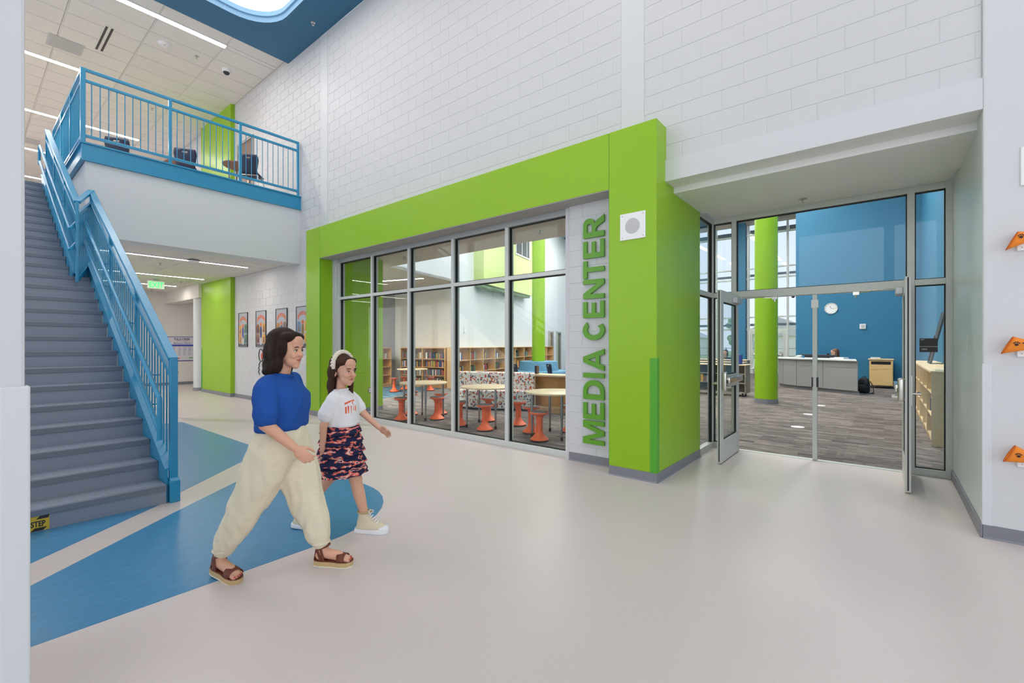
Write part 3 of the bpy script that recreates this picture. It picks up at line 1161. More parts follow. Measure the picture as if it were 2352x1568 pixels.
def door_leaf(name, label, hinge, side):
    """leaf standing open at right angles; hinge at its back end, side = which face carries the push bar"""
    d = struct(name, label, 'door')
    hx, hy = hinge
    T = .046
    xa, xb = hx - T / 2, hx + T / 2
    yb_, yf = hy, hy - .885
    z0, z1 = .012, 2.135
    for nm, b in (('stile', (yf, yf + .11, z0, z1)), ('stile', (yb_ - .11, yb_, z0, z1)), ('rail', (yf + .11, yb_ - .11, z1 - .14, z1)), ('rail', (yf + .11, yb_ - .11, .92, 1.08)), ('rail', (yf + .11, yb_ - .11, z0, z0 + .27))):
        m = MB()
        m.box(xa, xb, b[0], b[1], b[2], b[3])
        m.build(nm, alu, d, bevel=.003)
    for c, e in ((z0 + .27, .92), (1.08, z1 - .14)):
        m = MB()
        m.box(hx - .004, hx + .004, yf + .11, yb_ - .11, c, e)
        m.build('pane', gl_in, d)
        m = MB()
        q = .014
        for k in ((yf + .11, yf + .11 + q, c, e), (yb_ - .11 - q, yb_ - .11, c, e), (yf + .11, yb_ - .11, c, c + q), (yf + .11, yb_ - .11, e - q, e)):
            m.box(hx - .012, hx + .012, *k)
        m.build('gasket', black, d)
    m = MB()
    m.box(hx - .006, hx + .006, yf - .006, yf + .001, z0 + .02, z1 - .01)
    label_part(m.build('edge_seal', M('brush_seal', '4a4648', .9, bump=(200, .8)), d), 'dark brush seal')
    # exit device
    sx_ = side
    fx = hx + sx_ * T / 2
    m = MB()
    b0, b1 = sorted((fx, fx + sx_ * .055))
    m.box(b0, b1, yf + .02, yf + .105, .90, 1.13)
    pb = label_part(m.build('latch_case', chrome, d, bevel=.02, seg=3, smooth=40), 'steel push bar latch case')
    m = MB()
    b0, b1 = sorted((fx + sx_ * .02, fx + sx_ * .075))
    m.box(b0, b1, yf + .105, yb_ - .10, .985, 1.055)
    m.build('push_bar', chrome, pb, bevel=.006, seg=2, smooth=40)
    m = MB()
    b0, b1 = sorted((fx + sx_ * .05, fx + sx_ * .058))
    m.box(b0, b1, yf + .035, yf + .075, .99, 1.03)
    label_part(m.build('latch_plate', black, pb), 'black latch')
    m = MB()
    m.cyl((fx + sx_ * .03, yf + .06, .94), (fx + sx_ * .10, yf + .06, .94), .017)
    m.build('lock_cylinder', chrome, pb, smooth=40)
    # pull on the other face
    ox = hx - sx_ * T / 2
    m = MB()
    m.box(*sorted((ox, ox - sx_ * .01)), yf + .03, yf + .09, .86, 1.16)
    pl = m.build('pull_plate', chrome, d, bevel=.002)
    m = MB()
    m.cyl((ox, yf + .06, .98), (ox - sx_ * .075, yf + .06, .98), .013)
    m.cyl((ox - sx_ * .06, yf + .06, .98), (ox - sx_ * .06, yf + .18, .98), .012)
    m.build('lever', chrome, pl, smooth=40)
    # closer
    m = MB()
    b0, b1 = sorted((fx, fx + sx_ * .065))
    m.box(b0, b1, yb_ - .36, yb_ - .08, 2.01, 2.085)
    cl_ = label_part(m.build('door_closer', M('closer_silver', 'c3c6c8', .35, metal=.4), d, bevel=.006), 'silver door closer')
    m = MB()
    m.bar((fx + sx_ * .05, yb_ - .2, 2.09), (fx + sx_ * .30, yb_ + .02, 2.10), .02, .008)
    m.bar((fx + sx_ * .30, yb_ + .02, 2.085), (fx + sx_ * .42, yb_ + .07, 2.085), .02, .008)
    m.box(*sorted((fx + sx_ * .39, fx + sx_ * .45)), yb_ + .04, yb_ + .07, 2.06, 2.098)
    m.cyl((fx + sx_ * .42, yb_ + .055, 2.03), (fx + sx_ * .42, yb_ + .055, 2.06), .012, 8)
    m.build('closer_arm', chrome, cl_)
    return d


door_leaf('door_1', 'left aluminium library door standing open', (-1.56, 6.80), 1)
door_leaf('door_2', 'right aluminium library door standing open', (.185, 6.80), -1)
# room sign on the glass
sg = thing('room_sign', 'black room plate on the glass beside the right door', 'sign', (.388, 6.885, 1.46))
m = MB()
m.box(.313, .463, 6.886, 6.893, 1.445, 1.535)
m.box(.313, .463, 6.886, 6.893, 1.380, 1.441)
m.build('plate', black_sign, sg, w=True, bevel=.001)
m = MB()
m.box(.313, .463, 6.8875, 6.8935, 1.440, 1.4455)
m.build('rule', wplas, sg, w=True)


def text(body, name, parent, mat, loc, size, rot, ext=.0006, align='LEFT', bold=0.0, scale=(1, 1, 1), w=True):
    c = bpy.data.curves.new(name, 'FONT')
    c.body = body
    c.size = size
    c.extrude = ext
    c.offset = bold
    c.align_x = align
    c.resolution_u = 3
    o = bpy.data.objects.new('tmp', c)
    COL.objects.link(o)
    dg = bpy.context.evaluated_depsgraph_get()
    me = bpy.data.meshes.new_from_object(o.evaluated_get(dg))
    bpy.data.objects.remove(o)
    Mx = Matrix.Translation(loc) @ rot.to_4x4() @ Matrix.Diagonal((*scale, 1))
    if w and parent is not None:
        Mx = WM[parent.name].inverted() @ Mx
    me.transform(Mx)
    me.materials.clear()
    me.materials.append(mat)
    me.name = name
    return place(name, me, parent)


FACE_S = Matrix.Rotation(PI / 2, 3, 'X')              # text facing -Y
FACE_E = Matrix.Rotation(PI / 2, 3, 'Z') @ FACE_S     # text facing +X
text('RLV', 'lettering', sg, wplas, (.323, 6.885, 1.515), .017, FACE_S)
text('102A', 'lettering', sg, wplas, (.323, 6.885, 1.405), .025, FACE_S)

# ================================================================ staircase
RI, GO, XN = .1735, .2885, -5.12
N1, N2 = 14, 26
YA, YB1, YB2 = -.55, 1.235, 1.045


def zn(x):
    return RI + (XN - x) * RI / GO


st = thing('staircase', 'grey rubber staircase with blue steel stringers', 'staircase', (-5.12, .35, 0))
for k in range(1, N2 + 1):
    xk = XN - (k - 1) * GO
    z = RI * k
    yb_ = YB1 if k <= N1 else YB2
    m = MB()
    if k < N2:
        m.box(xk - GO - .02, xk - .03, YA, yb_, z - .03, z)
    else:
        m.box(xk - 1.2, xk - .03, YA, yb_, z - .03, z)
    tr = m.build('tread', rubber, st, w=True)
    m = MB()
    m.prism([(xk - .035, z + .0012), (xk - .004, z + .0012), (xk, z - .004), (xk - .002, z - .05), (xk - .010, z - .052), (xk - .010, z - .032), (xk - .035, z - .031)], YA, yb_, 'y')
    label_part(m.build('nosing', rubber_d, tr, w=True), 'rounded rubber nosing')
    if k <= 5:
        m = MB()
        n = int((yb_ - YA) / .075)
        for i in range(n):
            for j in range(2):
                m.box(xk - .11 - j * .055, xk - .07 - j * .055, YA + .02 + i * .075, YA + .068 + i * .075, z, z + .0012)
        label_part(m.build('grip_pattern', rubber, tr, w=True, kind='stuff'), 'raised square grips')
    m = MB()
    m.box(xk - .03, xk - .012, YA, yb_, z - RI, z - .03)
    m.build('riser', rubber, st, w=True)
# landing and hidden last steps up to the slab
m = MB()
m.box(-13.55, -13.3, YA, YB2, RI * 26, RI * 26 + .145)
m.build('tread', rubber, st, w=True)


def slope_plate(xa, xb, ya, yb, up, dn, name, mat, parent, foot=False):
    m = MB()
    pa, pb = (xa, zn(xa)), (xb, zn(xb))
    if foot:
        poly = [(xa, 0.0), (xa, pa[1] + up), (xb, pb[1] + up), (xb, pb[1] - dn), (xa - dn / .6014 - .2, 0.0)]
    else:
        poly = [(xa, pa[1] - dn), (xa, pa[1] + up), (xb, pb[1] + up), (xb, pb[1] - dn)]
    m.prism(poly, ya, yb, 'y')
    return m.build(name, mat, parent, w=True)


slope_plate(-5.16, -9.15, YB1 + .005, YB1 + .02, .10, .22, 'stringer', steel_b, st, True)
slope_plate(-5.16, -9.15, YB1 - .005, YB1 + .075, .115, -.10, 'stringer_flange', steel_b, st)
slope_plate(-8.9, -12.5, YB2 + .005, YB2 + .02, .10, .25, 'stringer', steel_b, st)
slope_plate(-8.75, -12.5, YB2 - .005, YB2 + .06, .115, -.10, 'stringer_flange', steel_b, st)
slope_plate(-5.16, -12.5, YA - .02, YA - .005, .10, .25, 'stringer', steel_b, st)
m = MB()
m.box(-9.2, -9.18, YB2, YB1 + .09, zn(-9.2) - .25, zn(-9.2) + .1)
m.build('stringer_link', steel_b, st, w=True)
m = MB()
m.prism([(-5.3, -.0), (-8.95, zn(-8.95) - .3), (-12.4, zn(-12.4) - .3), (-12.4, zn(-12.4) - .33), (-8.95, zn(-8.95) - .33), (-5.5, 0)], YA, YB2, 'y')
m.build('soffit', white, st, w=True)
# caution label on the first riser
lb = thing('caution_label', 'yellow and black step caution label on the lowest riser', 'label', (XN, .35, .09))
XC = XN - .0115
m = MB()
m.box(XC, XC + .0012, -.3, .475, .006, .120)
m.build('label_face', yellow, lb, w=True, bevel=0)
for a in (-.28, -.15, -.02, .11, .24, .37):
    for s0 in (0, 1):
        z0, z1 = (.006, .030) if s0 else (.096, .120)
        b = a + (.0 if s0 else .03)
        m = MB()
        m.add([(XC + .0016, b, z0), (XC + .0016, min(.475, b + .07), z0), (XC + .0016, min(.475, b + .093), z1), (XC + .0016, b + .023, z1)], [(0, 1, 2, 3)])
        m.build('stripe', black_sign, lb, w=True)
text('WATCH YOUR STEP', 'lettering', lb, black_sign, (XC + .0018, .452, .040), .060, FACE_E, .0003, 'RIGHT', .002, (.64, 1, 1))

# ---- stair railing
rl = thing('stair_railing', 'blue steel stair railing with balusters and double handrails', 'railing', (-5.14, 1.3, 0))
YR, YU = YB1 + .06, YB2 + .03
HT, HM = 1.13, .95


def sl(x, h, y):
    return (x, y, zn(x) + h)


A_, B_ = (-9.22, YR), (-8.68, YU)
for nm, h, wd, ht in (('top_rail', HT, .075, .035), ('mid_rail', HM, .04, .04)):
    for p, q in ((sl(-5.16, h, YR), sl(A_[0], h, YR)), (sl(A_[0], h, A_[1]), sl(B_[0], h, B_[1])), (sl(B_[0], h, YU), sl(-11.95, h, YU))):
        m = MB()
        m.bar(p, q, wd, ht)
        m.build(nm, steel_b, rl, w=True, bevel=.004)
for x, y in ((-6.5, YR), (-7.85, YR), (A_[0], YR), (B_[0], YU), (-9.75, YU), (-10.85, YU), (-11.95, YU)):
    m = MB()
    e = .017 if x in (A_[0], B_[0]) else .022
    m.box(x - e, x + e, y - e, y + e, zn(x) + (.1 if x != B_[0] else .02), zn(x) + HT)
    m.build('post', steel_b, rl, w=True, bevel=.003)
m = MB()
m.box(-5.185, -5.125, YR - .03, YR + .03, .0, zn(-5.155) + HT + .012)
m.build('newel_post', steel_b, rl, w=True, bevel=.004)
m = MB()
m.box(-5.20, -5.10, YR - .038, YR + .042, 0, .2)
m.prism([(-5.20, .2), (-5.10, .2), (-5.125, .225), (-5.185, .225)], YR - .034, YR + .036, 'y')
m.build('newel_base', steel_b, rl, w=True, bevel=.003)
bmeshes = {}


def balusters(p0, p1, n, lo, hi, parent):
    k = (round(hi - lo, 3))
    if k not in bmeshes:
        q = MB()
        q.cyl((0, 0, 0), (0, 0, hi - lo), .0075, 6)
        bmeshes[k] = q.mesh('baluster', steel_b, smooth=60)
    inv = WM[parent.name].inverted()
    for i in range(1, n + 1):
        t_ = i / (n + 1)
        x, y, z = p0[0] + (p1[0] - p0[0]) * t_, p0[1] + (p1[1] - p0[1]) * t_, p0[2] + (p1[2] - p0[2]) * t_
        place('baluster', bmeshes[k], parent, loc=inv @ Vector((x, y, z + lo)))


xs = [-5.16, -6.5, -7.85, A_[0]]
for a, b in zip(xs, xs[1:]):
    balusters((a, YR, zn(a)), (b, YR, zn(b)), 12, .1, HM, rl)
balusters((A_[0], A_[1], zn(A_[0])), (B_[0], B_[1], zn(B_[0])), 9, .06, HM, rl)
m = MB()
m.bar(sl(A_[0], .06, A_[1]), sl(B_[0], .06, B_[1]), .04, .05)
m.build('bottom_rail', steel_b, rl, w=True)
xs = [B_[0], -9.75, -10.85, -11.95]
for a, b in zip(xs, xs[1:]):
    balusters((a, YU, zn(a)), (b, YU, zn(b)), 10, .1, HM, rl)
# round handrails
for h, x0_ in ((.77, -5.19), (.48, -5.21)):
    yi = YB1 - .045
    yu = YB2 - .05
    m = MB()
    m.tube([sl(x0_, h, yi), sl(-9.12, h, yi), sl(-8.95, h + .0, yu), sl(-12.1, h, yu)][:2], .021, 12)
    m.tube([sl(-9.12, h, yi), sl(-8.62, h, yu)], .021, 12)
    m.tube([sl(-8.62, h, yu), sl(-12.1, h, yu)], .021, 12)
    if h > .6:
        e = sl(x0_, h, yi)
        m.tube([e, (e[0] + .03, e[1], e[2] - .01), (e[0] + .035, e[1], e[2] - .05), (e[0] + .035, e[1], e[2] - .40)], .021, 12)
        e = sl(-12.1, h, yu)
        m.tube([e, (e[0] - .06, e[1], e[2] + .0), (e[0] - .09, e[1], e[2] - .05), (e[0] - .09, e[1], e[2] - .33)], .021, 12)
    else:
        e = sl(x0_, h, yi)
        m.tube([e, (e[0] + .05, e[1], e[2] - .03)], .021, 12)
    hr = m.build('handrail', steel_b, rl, w=True, smooth=50)
    for x, y, yy in ((-5.6, yi, YR), (-6.5, yi, YR), (-7.85, yi, YR), (-9.0, yi, YR), (-9.75, yu, YU), (-10.85, yu, YU), (-11.9, yu, YU)):
        m = MB()
        c = sl(x, h, y)
        m.tube([(c[0], c[1], c[2] - .015), (c[0], c[1] + .005, c[2] - .05), (c[0], (y + yy) / 2 + .01, c[2] - .07), (c[0], yy, c[2] - .07)], .007, 6)
        m.build('bracket', steel_b, hr, w=True, smooth=50)

# ================================================================ balcony
bf = struct('trim_7', 'blue steel edge beam of the balcony', 'beam')
m = MB()
m.box(-10.262, -10.235, 1.32, YW - .003, 4.535, 4.79)
m.box(-10.262, -10.21, 1.30, YW - .003, 4.79, 4.815)
m.box(-10.262, -10.21, 1.30, YW - .003, 4.51, 4.535)
m.build('beam_face', steel_b, bf)
m = MB()
m.box(-13.75, -10.262, 1.335, 1.358, 4.535, 4.79)
m.box(-13.75, -10.262, 1.30, 1.358, 4.79, 4.815)
m.box(-13.75, -10.262, 1.30, 1.358, 4.51, 4.535)
m.build('beam_face', steel_b, bf)
br_ = thing('balcony_railing', 'blue steel balcony railing overlooking the concourse', 'railing', (-10.29, 3.1, 4.815))
XB, YC = -10.27, 1.34
ZT, ZM, ZB = 6.045, 5.845, 4.93
PY = [YC, 2.53, 3.72, 4.91]
PX = [XB, -11.45, -12.6, -13.75]
for i, y in enumerate(PY):
    m = MB()
    e = .032 if i == 0 else .024
    m.box(XB - e, XB + e, y - e, y + e, 4.815, ZT)
    m.build('post', steel_b, br_, w=True, bevel=.003)
for x in PX[1:]:
    m = MB()
    m.box(x - .024, x + .024, YC - .024, YC + .024, 4.815, ZT)
    m.build('post', steel_b, br_, w=True, bevel=.003)
for nm, z, wd in (('top_rail', ZT - .022, .05), ('mid_rail', ZM, .04), ('bottom_rail', ZB, .04)):
    m = MB()
    m.bar((XB, YC, z), (XB, 4.935, z), wd, .045)
    m.build(nm, steel_b, br_, w=True, bevel=.003)
    m = MB()
    m.bar((XB, YC, z), (-13.78, YC, z), wd, .045)
    m.build(nm, steel_b, br_, w=True, bevel=.003)
for a, b in zip(PY, PY[1:]):
    balusters((XB, a, 0), (XB, b, 0), 10, ZB, ZM, br_)
for a, b in zip(PX, PX[1:]):
    balusters((a, YC, 0), (b, YC, 0), 10, ZB, ZM, br_)

# ================================================================ things on the upper floor
def shell_chair(name, label, loc, rotz, seat_h=.45):
    t = thing(name, label, 'chair', loc, rotz)
    # local: sitter faces +x, back at -x
    m = MB()
    n, rows = 9, []
    prof = [(.22, .0), (.10, -.012), (-.05, -.015), (-.16, .0), (-.20, .05), (-.215, .14), (-.235, .26), (-.243, .31), (-.247, .335), (-.255, .385)]
    wid = [.19, .20, .20, .185, .17, .19, .21, .208, .204, .185]
    for (x, z), wd in zip(prof, wid):
        rows.append([(x + .03 * (2 * k / (n - 1) - 1) ** 2 * (1 if z > .03 else 0), wd * (2 * k / (n - 1) - 1), seat_h + z + .012 * (2 * k / (n - 1) - 1) ** 2) for k in range(n)])
    vs = [p for r in rows for p in r]
    fs = []
    hole = {(7, 3), (7, 4)}
    for i in range(len(rows) - 1):
        for k in range(n - 1):
            if (i, k) in hole:
                continue
            fs.append((i * n + k, i * n + k + 1, (i + 1) * n + k + 1, (i + 1) * n + k))
    m.add(vs, fs)
    o = m.build('shell', navy, t, smooth=60)
    q = o.modifiers.new('thickness', 'SOLIDIFY')
    q.thickness = .012
    for sx_, sy in ((1, 1), (1, -1), (-1, 1), (-1, -1)):
        m = MB()
        m.tube([(sx_ * .12 - .02, sy * .14, seat_h - .02), (sx_ * .17 - .02, sy * .19, seat_h - .04), (sx_ * .21 - .02, sy * .21, 0)], .011, 8)
        m.build('leg', chrome, t, smooth=50)
    m = MB()
    m.tube([(.15, -.19, seat_h - .04), (.15, .19, seat_h - .04)], .009, 6)
    m.tube([(-.19, -.19, seat_h - .04), (-.19, .19, seat_h - .04)], .009, 6)
    m.build('seat_frame', chrome, t, smooth=50)
    return t


def lounge_desk(label, loc, rotz):
    t = thing('study_desk', label, 'desk', loc, rotz)
    m = MB()
    pts = [(-.30, -.22), (.30, -.22)] + [(.30 * math.cos(R(a)), -.05 + .36 * math.sin(R(a))) for a in range(10, 171, 16)]
    m.prism(pts, .70, .725)
    m.build('desk_top', M('desk_top_brown', '8a6a55', .5), t, bevel=.004)
    for x, y in ((-.2, -.15), (.2, -.15), (0, .2)):
        m = MB()
        m.cyl((x, y, 0), (x, y, .70), .018)
        m.build('leg', grey_leg, t, smooth=50)
    return t


shell_chair('shell_chair', 'navy shell chair by the upper door', (-11.0, 4.22, Z2), R(140), .45)
shell_chair('shell_chair', 'navy shell chair before the upstairs lime pilaster', (-11.75, 3.22, Z2), R(150), .45)
shell_chair('shell_chair', 'navy shell chair near the balcony corner', (-12.2, 2.18, Z2), R(150), .45)
lounge_desk('small brown study desk by the upper door', (-11.35, 4.05, Z2), R(200))
lounge_desk('small brown study desk before the upstairs lime pilaster', (-12.25, 3.2, Z2), R(150))
# upper door in the block wall
d = struct('door_4', 'brown wooden classroom door standing open upstairs', 'door')
m = MB()
for b in ((-13.86, -13.79, 4.8, 6.98), (-12.86, -12.79, 4.8, 6.98), (-13.79, -12.86, 6.91, 6.98)):
    m.box(b[0], b[1], YW - .03, YW + .02, b[2], b[3])
m.build('door_frame', M('frame_grey', '9a9a98', .5), d)
m = MB()
m.box(-13.79, -12.86, YW - .012, YW + .004, 4.8, 6.91)
m.build('door_leaf', M('door_wood', '7b6456', .5, var=(4, .1, (6, 1, 1))), d)
m = MB()
m.box(-13.2, -12.95, YW - .018, YW - .006, 5.0, 6.3)
label_part(m.build('vision_panel', maple, d), 'pale wood panel seen through the door')
m = MB()
m.box(-16.95, -16.51, 4.9, YW - .006, 4.8, 6.2)
tag(m.build('blue_panel', blue_w), 'blue locker panel beside the upstairs lime pilaster', 'panel')

# ================================================================ ceiling fittings
def sprinkler(label, x, y, z, grp):
    t = thing('sprinkler', label, 'sprinkler', (x, y, z), group=grp)
    m = MB()
    m.lathe([(.045, -.004), (.045, 0), (.02, .001)], 14)
    m.build('escutcheon', chrome, t, smooth=40)
    m = MB()
    m.cyl((0, 0, -.05), (0, 0, 0), .010, 8)
    m.lathe([(.024, -.056), (.024, -.052)], 10)
    m.build('head', chrome, t, smooth=40)


def zplane(px, py, z):
    r, u = (px - 1176) / 1045.33, (791 - py) / 1045.33
    t_ = (z - 1.465) / u
    return (t_ * (r * math.cos(YAW) - math.sin(YAW)), t_ * (r * math.sin(YAW) + math.cos(YAW)))


for px, py, z, lab in ((452, 129, 8.178, 'steel sprinkler head beside the camera dome upstairs'), (349, 249, 8.178, 'steel sprinkler head behind the balcony railing'), (719, 52, 8.068, 'steel sprinkler head in the blue ceiling'),
                       (368, 604, 3.343, 'steel sprinkler head nearest the hall bulkhead'), (416, 647, 3.343, 'steel sprinkler head before the hall lime pilaster'), (348, 664, 3.343, 'steel sprinkler head behind the exit sign'),
                       (1844, 457, 3.248, 'steel sprinkler head above the library doors'), (1240, 530, 3.348, 'steel sprinkler head inside the library windows'), (928, 590, 3.348, 'steel sprinkler head in the nook ceiling')):
    x, y = zplane(px, py, z)
    sprinkler(lab, x, y, z, None)
x, y = zplane(377, 100, 8.178)
t = thing('smoke_detector', 'white round smoke detector on the upper ceiling', 'smoke detector', (x, y, 8.18))
m = MB()
m.lathe([(.03, -.055), (.075, -.05), (.085, -.03), (.12, -.012), (.12, 0)], 22)
m.build('housing', wplas, t, smooth=40)
m = MB()
m.lathe([(.012, -.058), (.012, -.054)], 8, (.05, 0, 0))
label_part(m.build('indicator', M('red_mark', 'b04038', .5), t), 'red indicator marks')
x, y = zplane(520, 160, 8.178)
t = thing('camera_dome', 'white ceiling camera with dark dome', 'camera', (x, y, 8.18))
m = MB()
m.lathe([(.085, -.07), (.095, -.05), (.095, 0)], 22)
m.build('housing', wplas, t, smooth=40)
m = MB()
m.ell((0, 0, -.07), (.07, .07, .06))
m.build('dome', dark, t, smooth=60)
for (px, py, lab) in ((240, 90, 'black double slot air diffuser in the upper ceiling'),):
    x, y = zplane(px, py, 8.178)
    t = thing('slot_diffuser', lab, 'air vent', (x, y, 8.18))
    m = MB()
    m.box(-.62, .62, -.09, .09, -.008, 0)
    m.build('vent_frame', grid_m, t)
    for yy in (-.05, .04):
        m = MB()
        m.box(-.58, .58, yy - .02, yy + .02, -.010, -.006)
        m.build('slot', dark, t)
for px, py, lab in ((150, 103, 'grey square grille in the upper ceiling tiles'), (62, 322, 'grey square grille beyond the stair head')):
    x, y = zplane(px, py, 8.178)
    t = thing('return_grille', lab, 'air vent', (x, y, 8.18))
    m = MB()
    m.box(-.29, .29, -.29, .29, -.008, 0)
    m.build('grille', grey_p, t)
    m = MB()
    for k in range(-9, 10):
        m.box(-.27, .27, k * .028 - .004, k * .028 + .004, -.012, -.007)
    m.build('louvres', M('louvre_grey', 'b7b9b8', .6), t)
x, y = zplane(347, 611, 3.343)
t = thing('ceiling_speaker', 'round flush speaker in the hall ceiling', 'speaker', (x, y, 3.345))
m = MB()
m.lathe([(.12, -.008), (.13, -.004), (.13, 0)], 22)
m.build('grille', grid_m, t, smooth=40)
x, y = zplane(445, 596, 3.343)
t = thing('access_point', 'dark-edged ceiling sensor in front of the hall lamp', 'sensor', (x, y, 3.345))
m = MB()
m.lathe([(.10, -.05), (.11, -.03), (.06, -.02), (.05, 0)], 20)
m.build('housing', wplas, t, smooth=40)
m = MB()
m.lathe([(.112, -.028), (.118, -.02), (.07, -.012)], 20)
m.build('ring', dark, t, smooth=40)
# exit sign
t = thing('exit_sign', 'green glowing exit sign hanging from the hall ceiling', 'exit sign', (-16.1, 3.63, 3.0))
m = MB()
m.box(-16.12, -16.08, 3.57, 3.70, 3.28, 3.345)
m.build('mount', grey_p, t, w=True)
m = MB()
m.box(-16.115, -16.085, 3.44, 3.83, 3.06, 3.275)
m.build('panel', exit_w, t, w=True, bevel=.006)
text('EXIT', 'lettering', t, exit_g, (-16.083, 3.635, 3.095), .21, FACE_E, .002, 'CENTER', .006, (.78, 1, 1))

# ================================================================ lettering and wall things
def letter_poly(ch):
    """outline pieces in a unit box: list of (outer, [holes]) with x along the reading direction, y up, cap height 1"""
    t = .245
    if ch == 'I':
        return .27, [([(0, 0), (t + .02, 0), (t + .02, 1), (0, 1)], [])]
    if ch == 'E':
        return .86, [([(0, 0), (.86, 0), (.86, .185), (t, .185), (t, .41), (.78, .41), (.78, .59), (t, .59), (t, .815), (.83, .815), (.83, 1), (0, 1)], [])]
    if ch == 'T':
        return .90, [([(.33, 0), (.57, 0), (.57, .81), (.90, .81), (.90, 1), (0, 1), (0, .81), (.33, .81)], [])]
    if ch == 'M':
        return 1.15, [([(0, 0), (.22, 0), (.22, .72), (.46, 0), (.69, 0), (.93, .72), (.93, 0), (1.15, 0), (1.15, 1), (.83, 1), (.575, .30), (.32, 1), (0, 1)], [])]
    if ch == 'N':
        return .95, [([(0, 0), (.225, 0), (.225, .66), (.70, 0), (.95, 0), (.95, 1), (.725, 1), (.725, .34), (.25, 1), (0, 1)], [])]
    if ch == 'A':
        return 1.08, [([(0, 0), (.26, 0), (.345, .22), (.735, .22), (.82, 0), (1.08, 0), (.675, 1), (.405, 1)], [[(.405, .39), (.54, .76), (.675, .39)]])]
    if ch == 'D':
        o = [(0, 0), (.40, 0)] + [(.42 + .52 * math.cos(R(a)), .5 + .5 * math.sin(R(a))) for a in range(-80, 81, 16)] + [(.40, 1), (0, 1)]
        i = [(t, .18), (.38, .18)] + [(.40 + .28 * math.cos(R(a)), .5 + .32 * math.sin(R(a))) for a in range(-80, 81, 20)] + [(.38, .82), (t, .82)]
        return .95, [(o, [i])]
    if ch == 'C':
        o = [(.5 + .5 * math.cos(R(a)), .5 + .52 * math.sin(R(a))) for a in range(38, 323, 15)]
        i = [(.5 + .25 * math.cos(R(a)), .5 + .315 * math.sin(R(a))) for a in range(322, 37, -15)]
        return .97, [(o + i, [])]
    if ch == 'R':
        o = [(0, 0), (t, 0), (t, .40), (.36, .40), (.46, .34), (.66, 0), (.97, 0), (.80, .28), (.70, .40), (.62, .44)]
        o += [(.58 + .31 * math.cos(R(a)), .715 + .285 * math.sin(R(a))) for a in range(-55, 91, 18)] + [(0, 1)]
        i = [(t, .58), (.52, .58)] + [(.54 + .10 * math.cos(R(a)), .70 + .115 * math.sin(R(a))) for a in range(-80, 91, 24)] + [(t, .82)]
        return .97, [(o, [i])]


def letter_mesh(ch, ht, ln, depth):
    wdt, pieces = letter_poly(ch)
    bm = bmesh.new()
    for o, hs in pieces:
        ed = []
        for ring in [o] + hs:
            vs = [bm.verts.new((-(p[1]) * ht, 0, p[0] / wdt * ln)) for p in ring]
            ed += [bm.edges.new((vs[i], vs[(i + 1) % len(vs)])) for i in range(len(vs))]
        bmesh.ops.triangle_fill(bm, use_beauty=True, edges=ed)
    bmesh.ops.recalc_face_normals(bm, faces=bm.faces)
    r_ = bmesh.ops.extrude_face_region(bm, geom=bm.faces[:])
    bmesh.ops.translate(bm, verts=[v for v in r_['geom'] if isinstance(v, bmesh.types.BMVert)], vec=(0, -depth, 0))
    bmesh.ops.recalc_face_normals(bm, faces=bm.faces)
    me = bpy.data.meshes.new('letter')
    bm.to_mesh(me)
    bm.free()
    me.materials.append(letter_m)
    return me


sgn = thing('wall_sign', 'green letters reading MEDIA CENTER up the block panel', 'sign', (-2.593, YW - .02, .25))
spans = [('M', 1388, 1290), ('E', 1283, 1212), ('D', 1200, 1118), ('I', 1109, 1089), ('A', 1079, 988), ('C', 952, 870), ('E', 858, 788), ('N', 777, 697), ('T', 692, 618), ('E', 607, 532), ('R', 521, 432)]
for ch, a, b in spans:
    k = 2.785 / 958
    place('letter', letter_mesh(ch, .286, (a - b) * k, .028), sgn, loc=(0, -.006, (1388 - a) * k))
# square speaker on the pillar
t = thing('wall_speaker', 'square white speaker plate on the lime pillar', 'speaker', (-2.125, YG, 2.76))
m = MB()
m.box(-.147, .147, -.012, 0, -.145, .145)
m.build('plate', wplas, t, bevel=.003)
m = MB()
m.cyl((0, -.0135, 0), (0, -.008, 0), .085, 32)
sp = label_part(m.build('grille', M('speaker_grille', 'c9c9cb', .6, bump=(350, 1.0)), t, smooth=40), 'round perforated grille')
m = MB()
for sx_, sz in ((1, 1), (1, -1), (-1, 1), (-1, -1)):
    m.cyl((sx_ * .12, -.0135, sz * .12), (sx_ * .12, -.01, sz * .12), .005, 8)
m.build('screws', grey_leg, t)


def outlet(label, loc, rotz, mt=wplas, face=None):
    t = thing('wall_outlet', label, 'outlet', loc, rotz)
    m = MB()
    m.box(-.036, .036, -.006, 0, -.058, .058)
    m.build('plate', mt, t, bevel=.002)
    for z in (-.022, .022):
        m = MB()
        m.box(-.017, .017, -.008, -.004, z - .015, z + .015)
        m.build('socket', face or grey_p, t, bevel=.002)


outlet('beige wall outlet under the school chart', (-20.0 + .0, 5.154, .43), PI / 2, M('outlet_beige', 'c9bda8', .5))
outlet('steel wall outlet on the lime wall end', (-8.68, 5.72, .47), PI / 2, chrome, wplas)

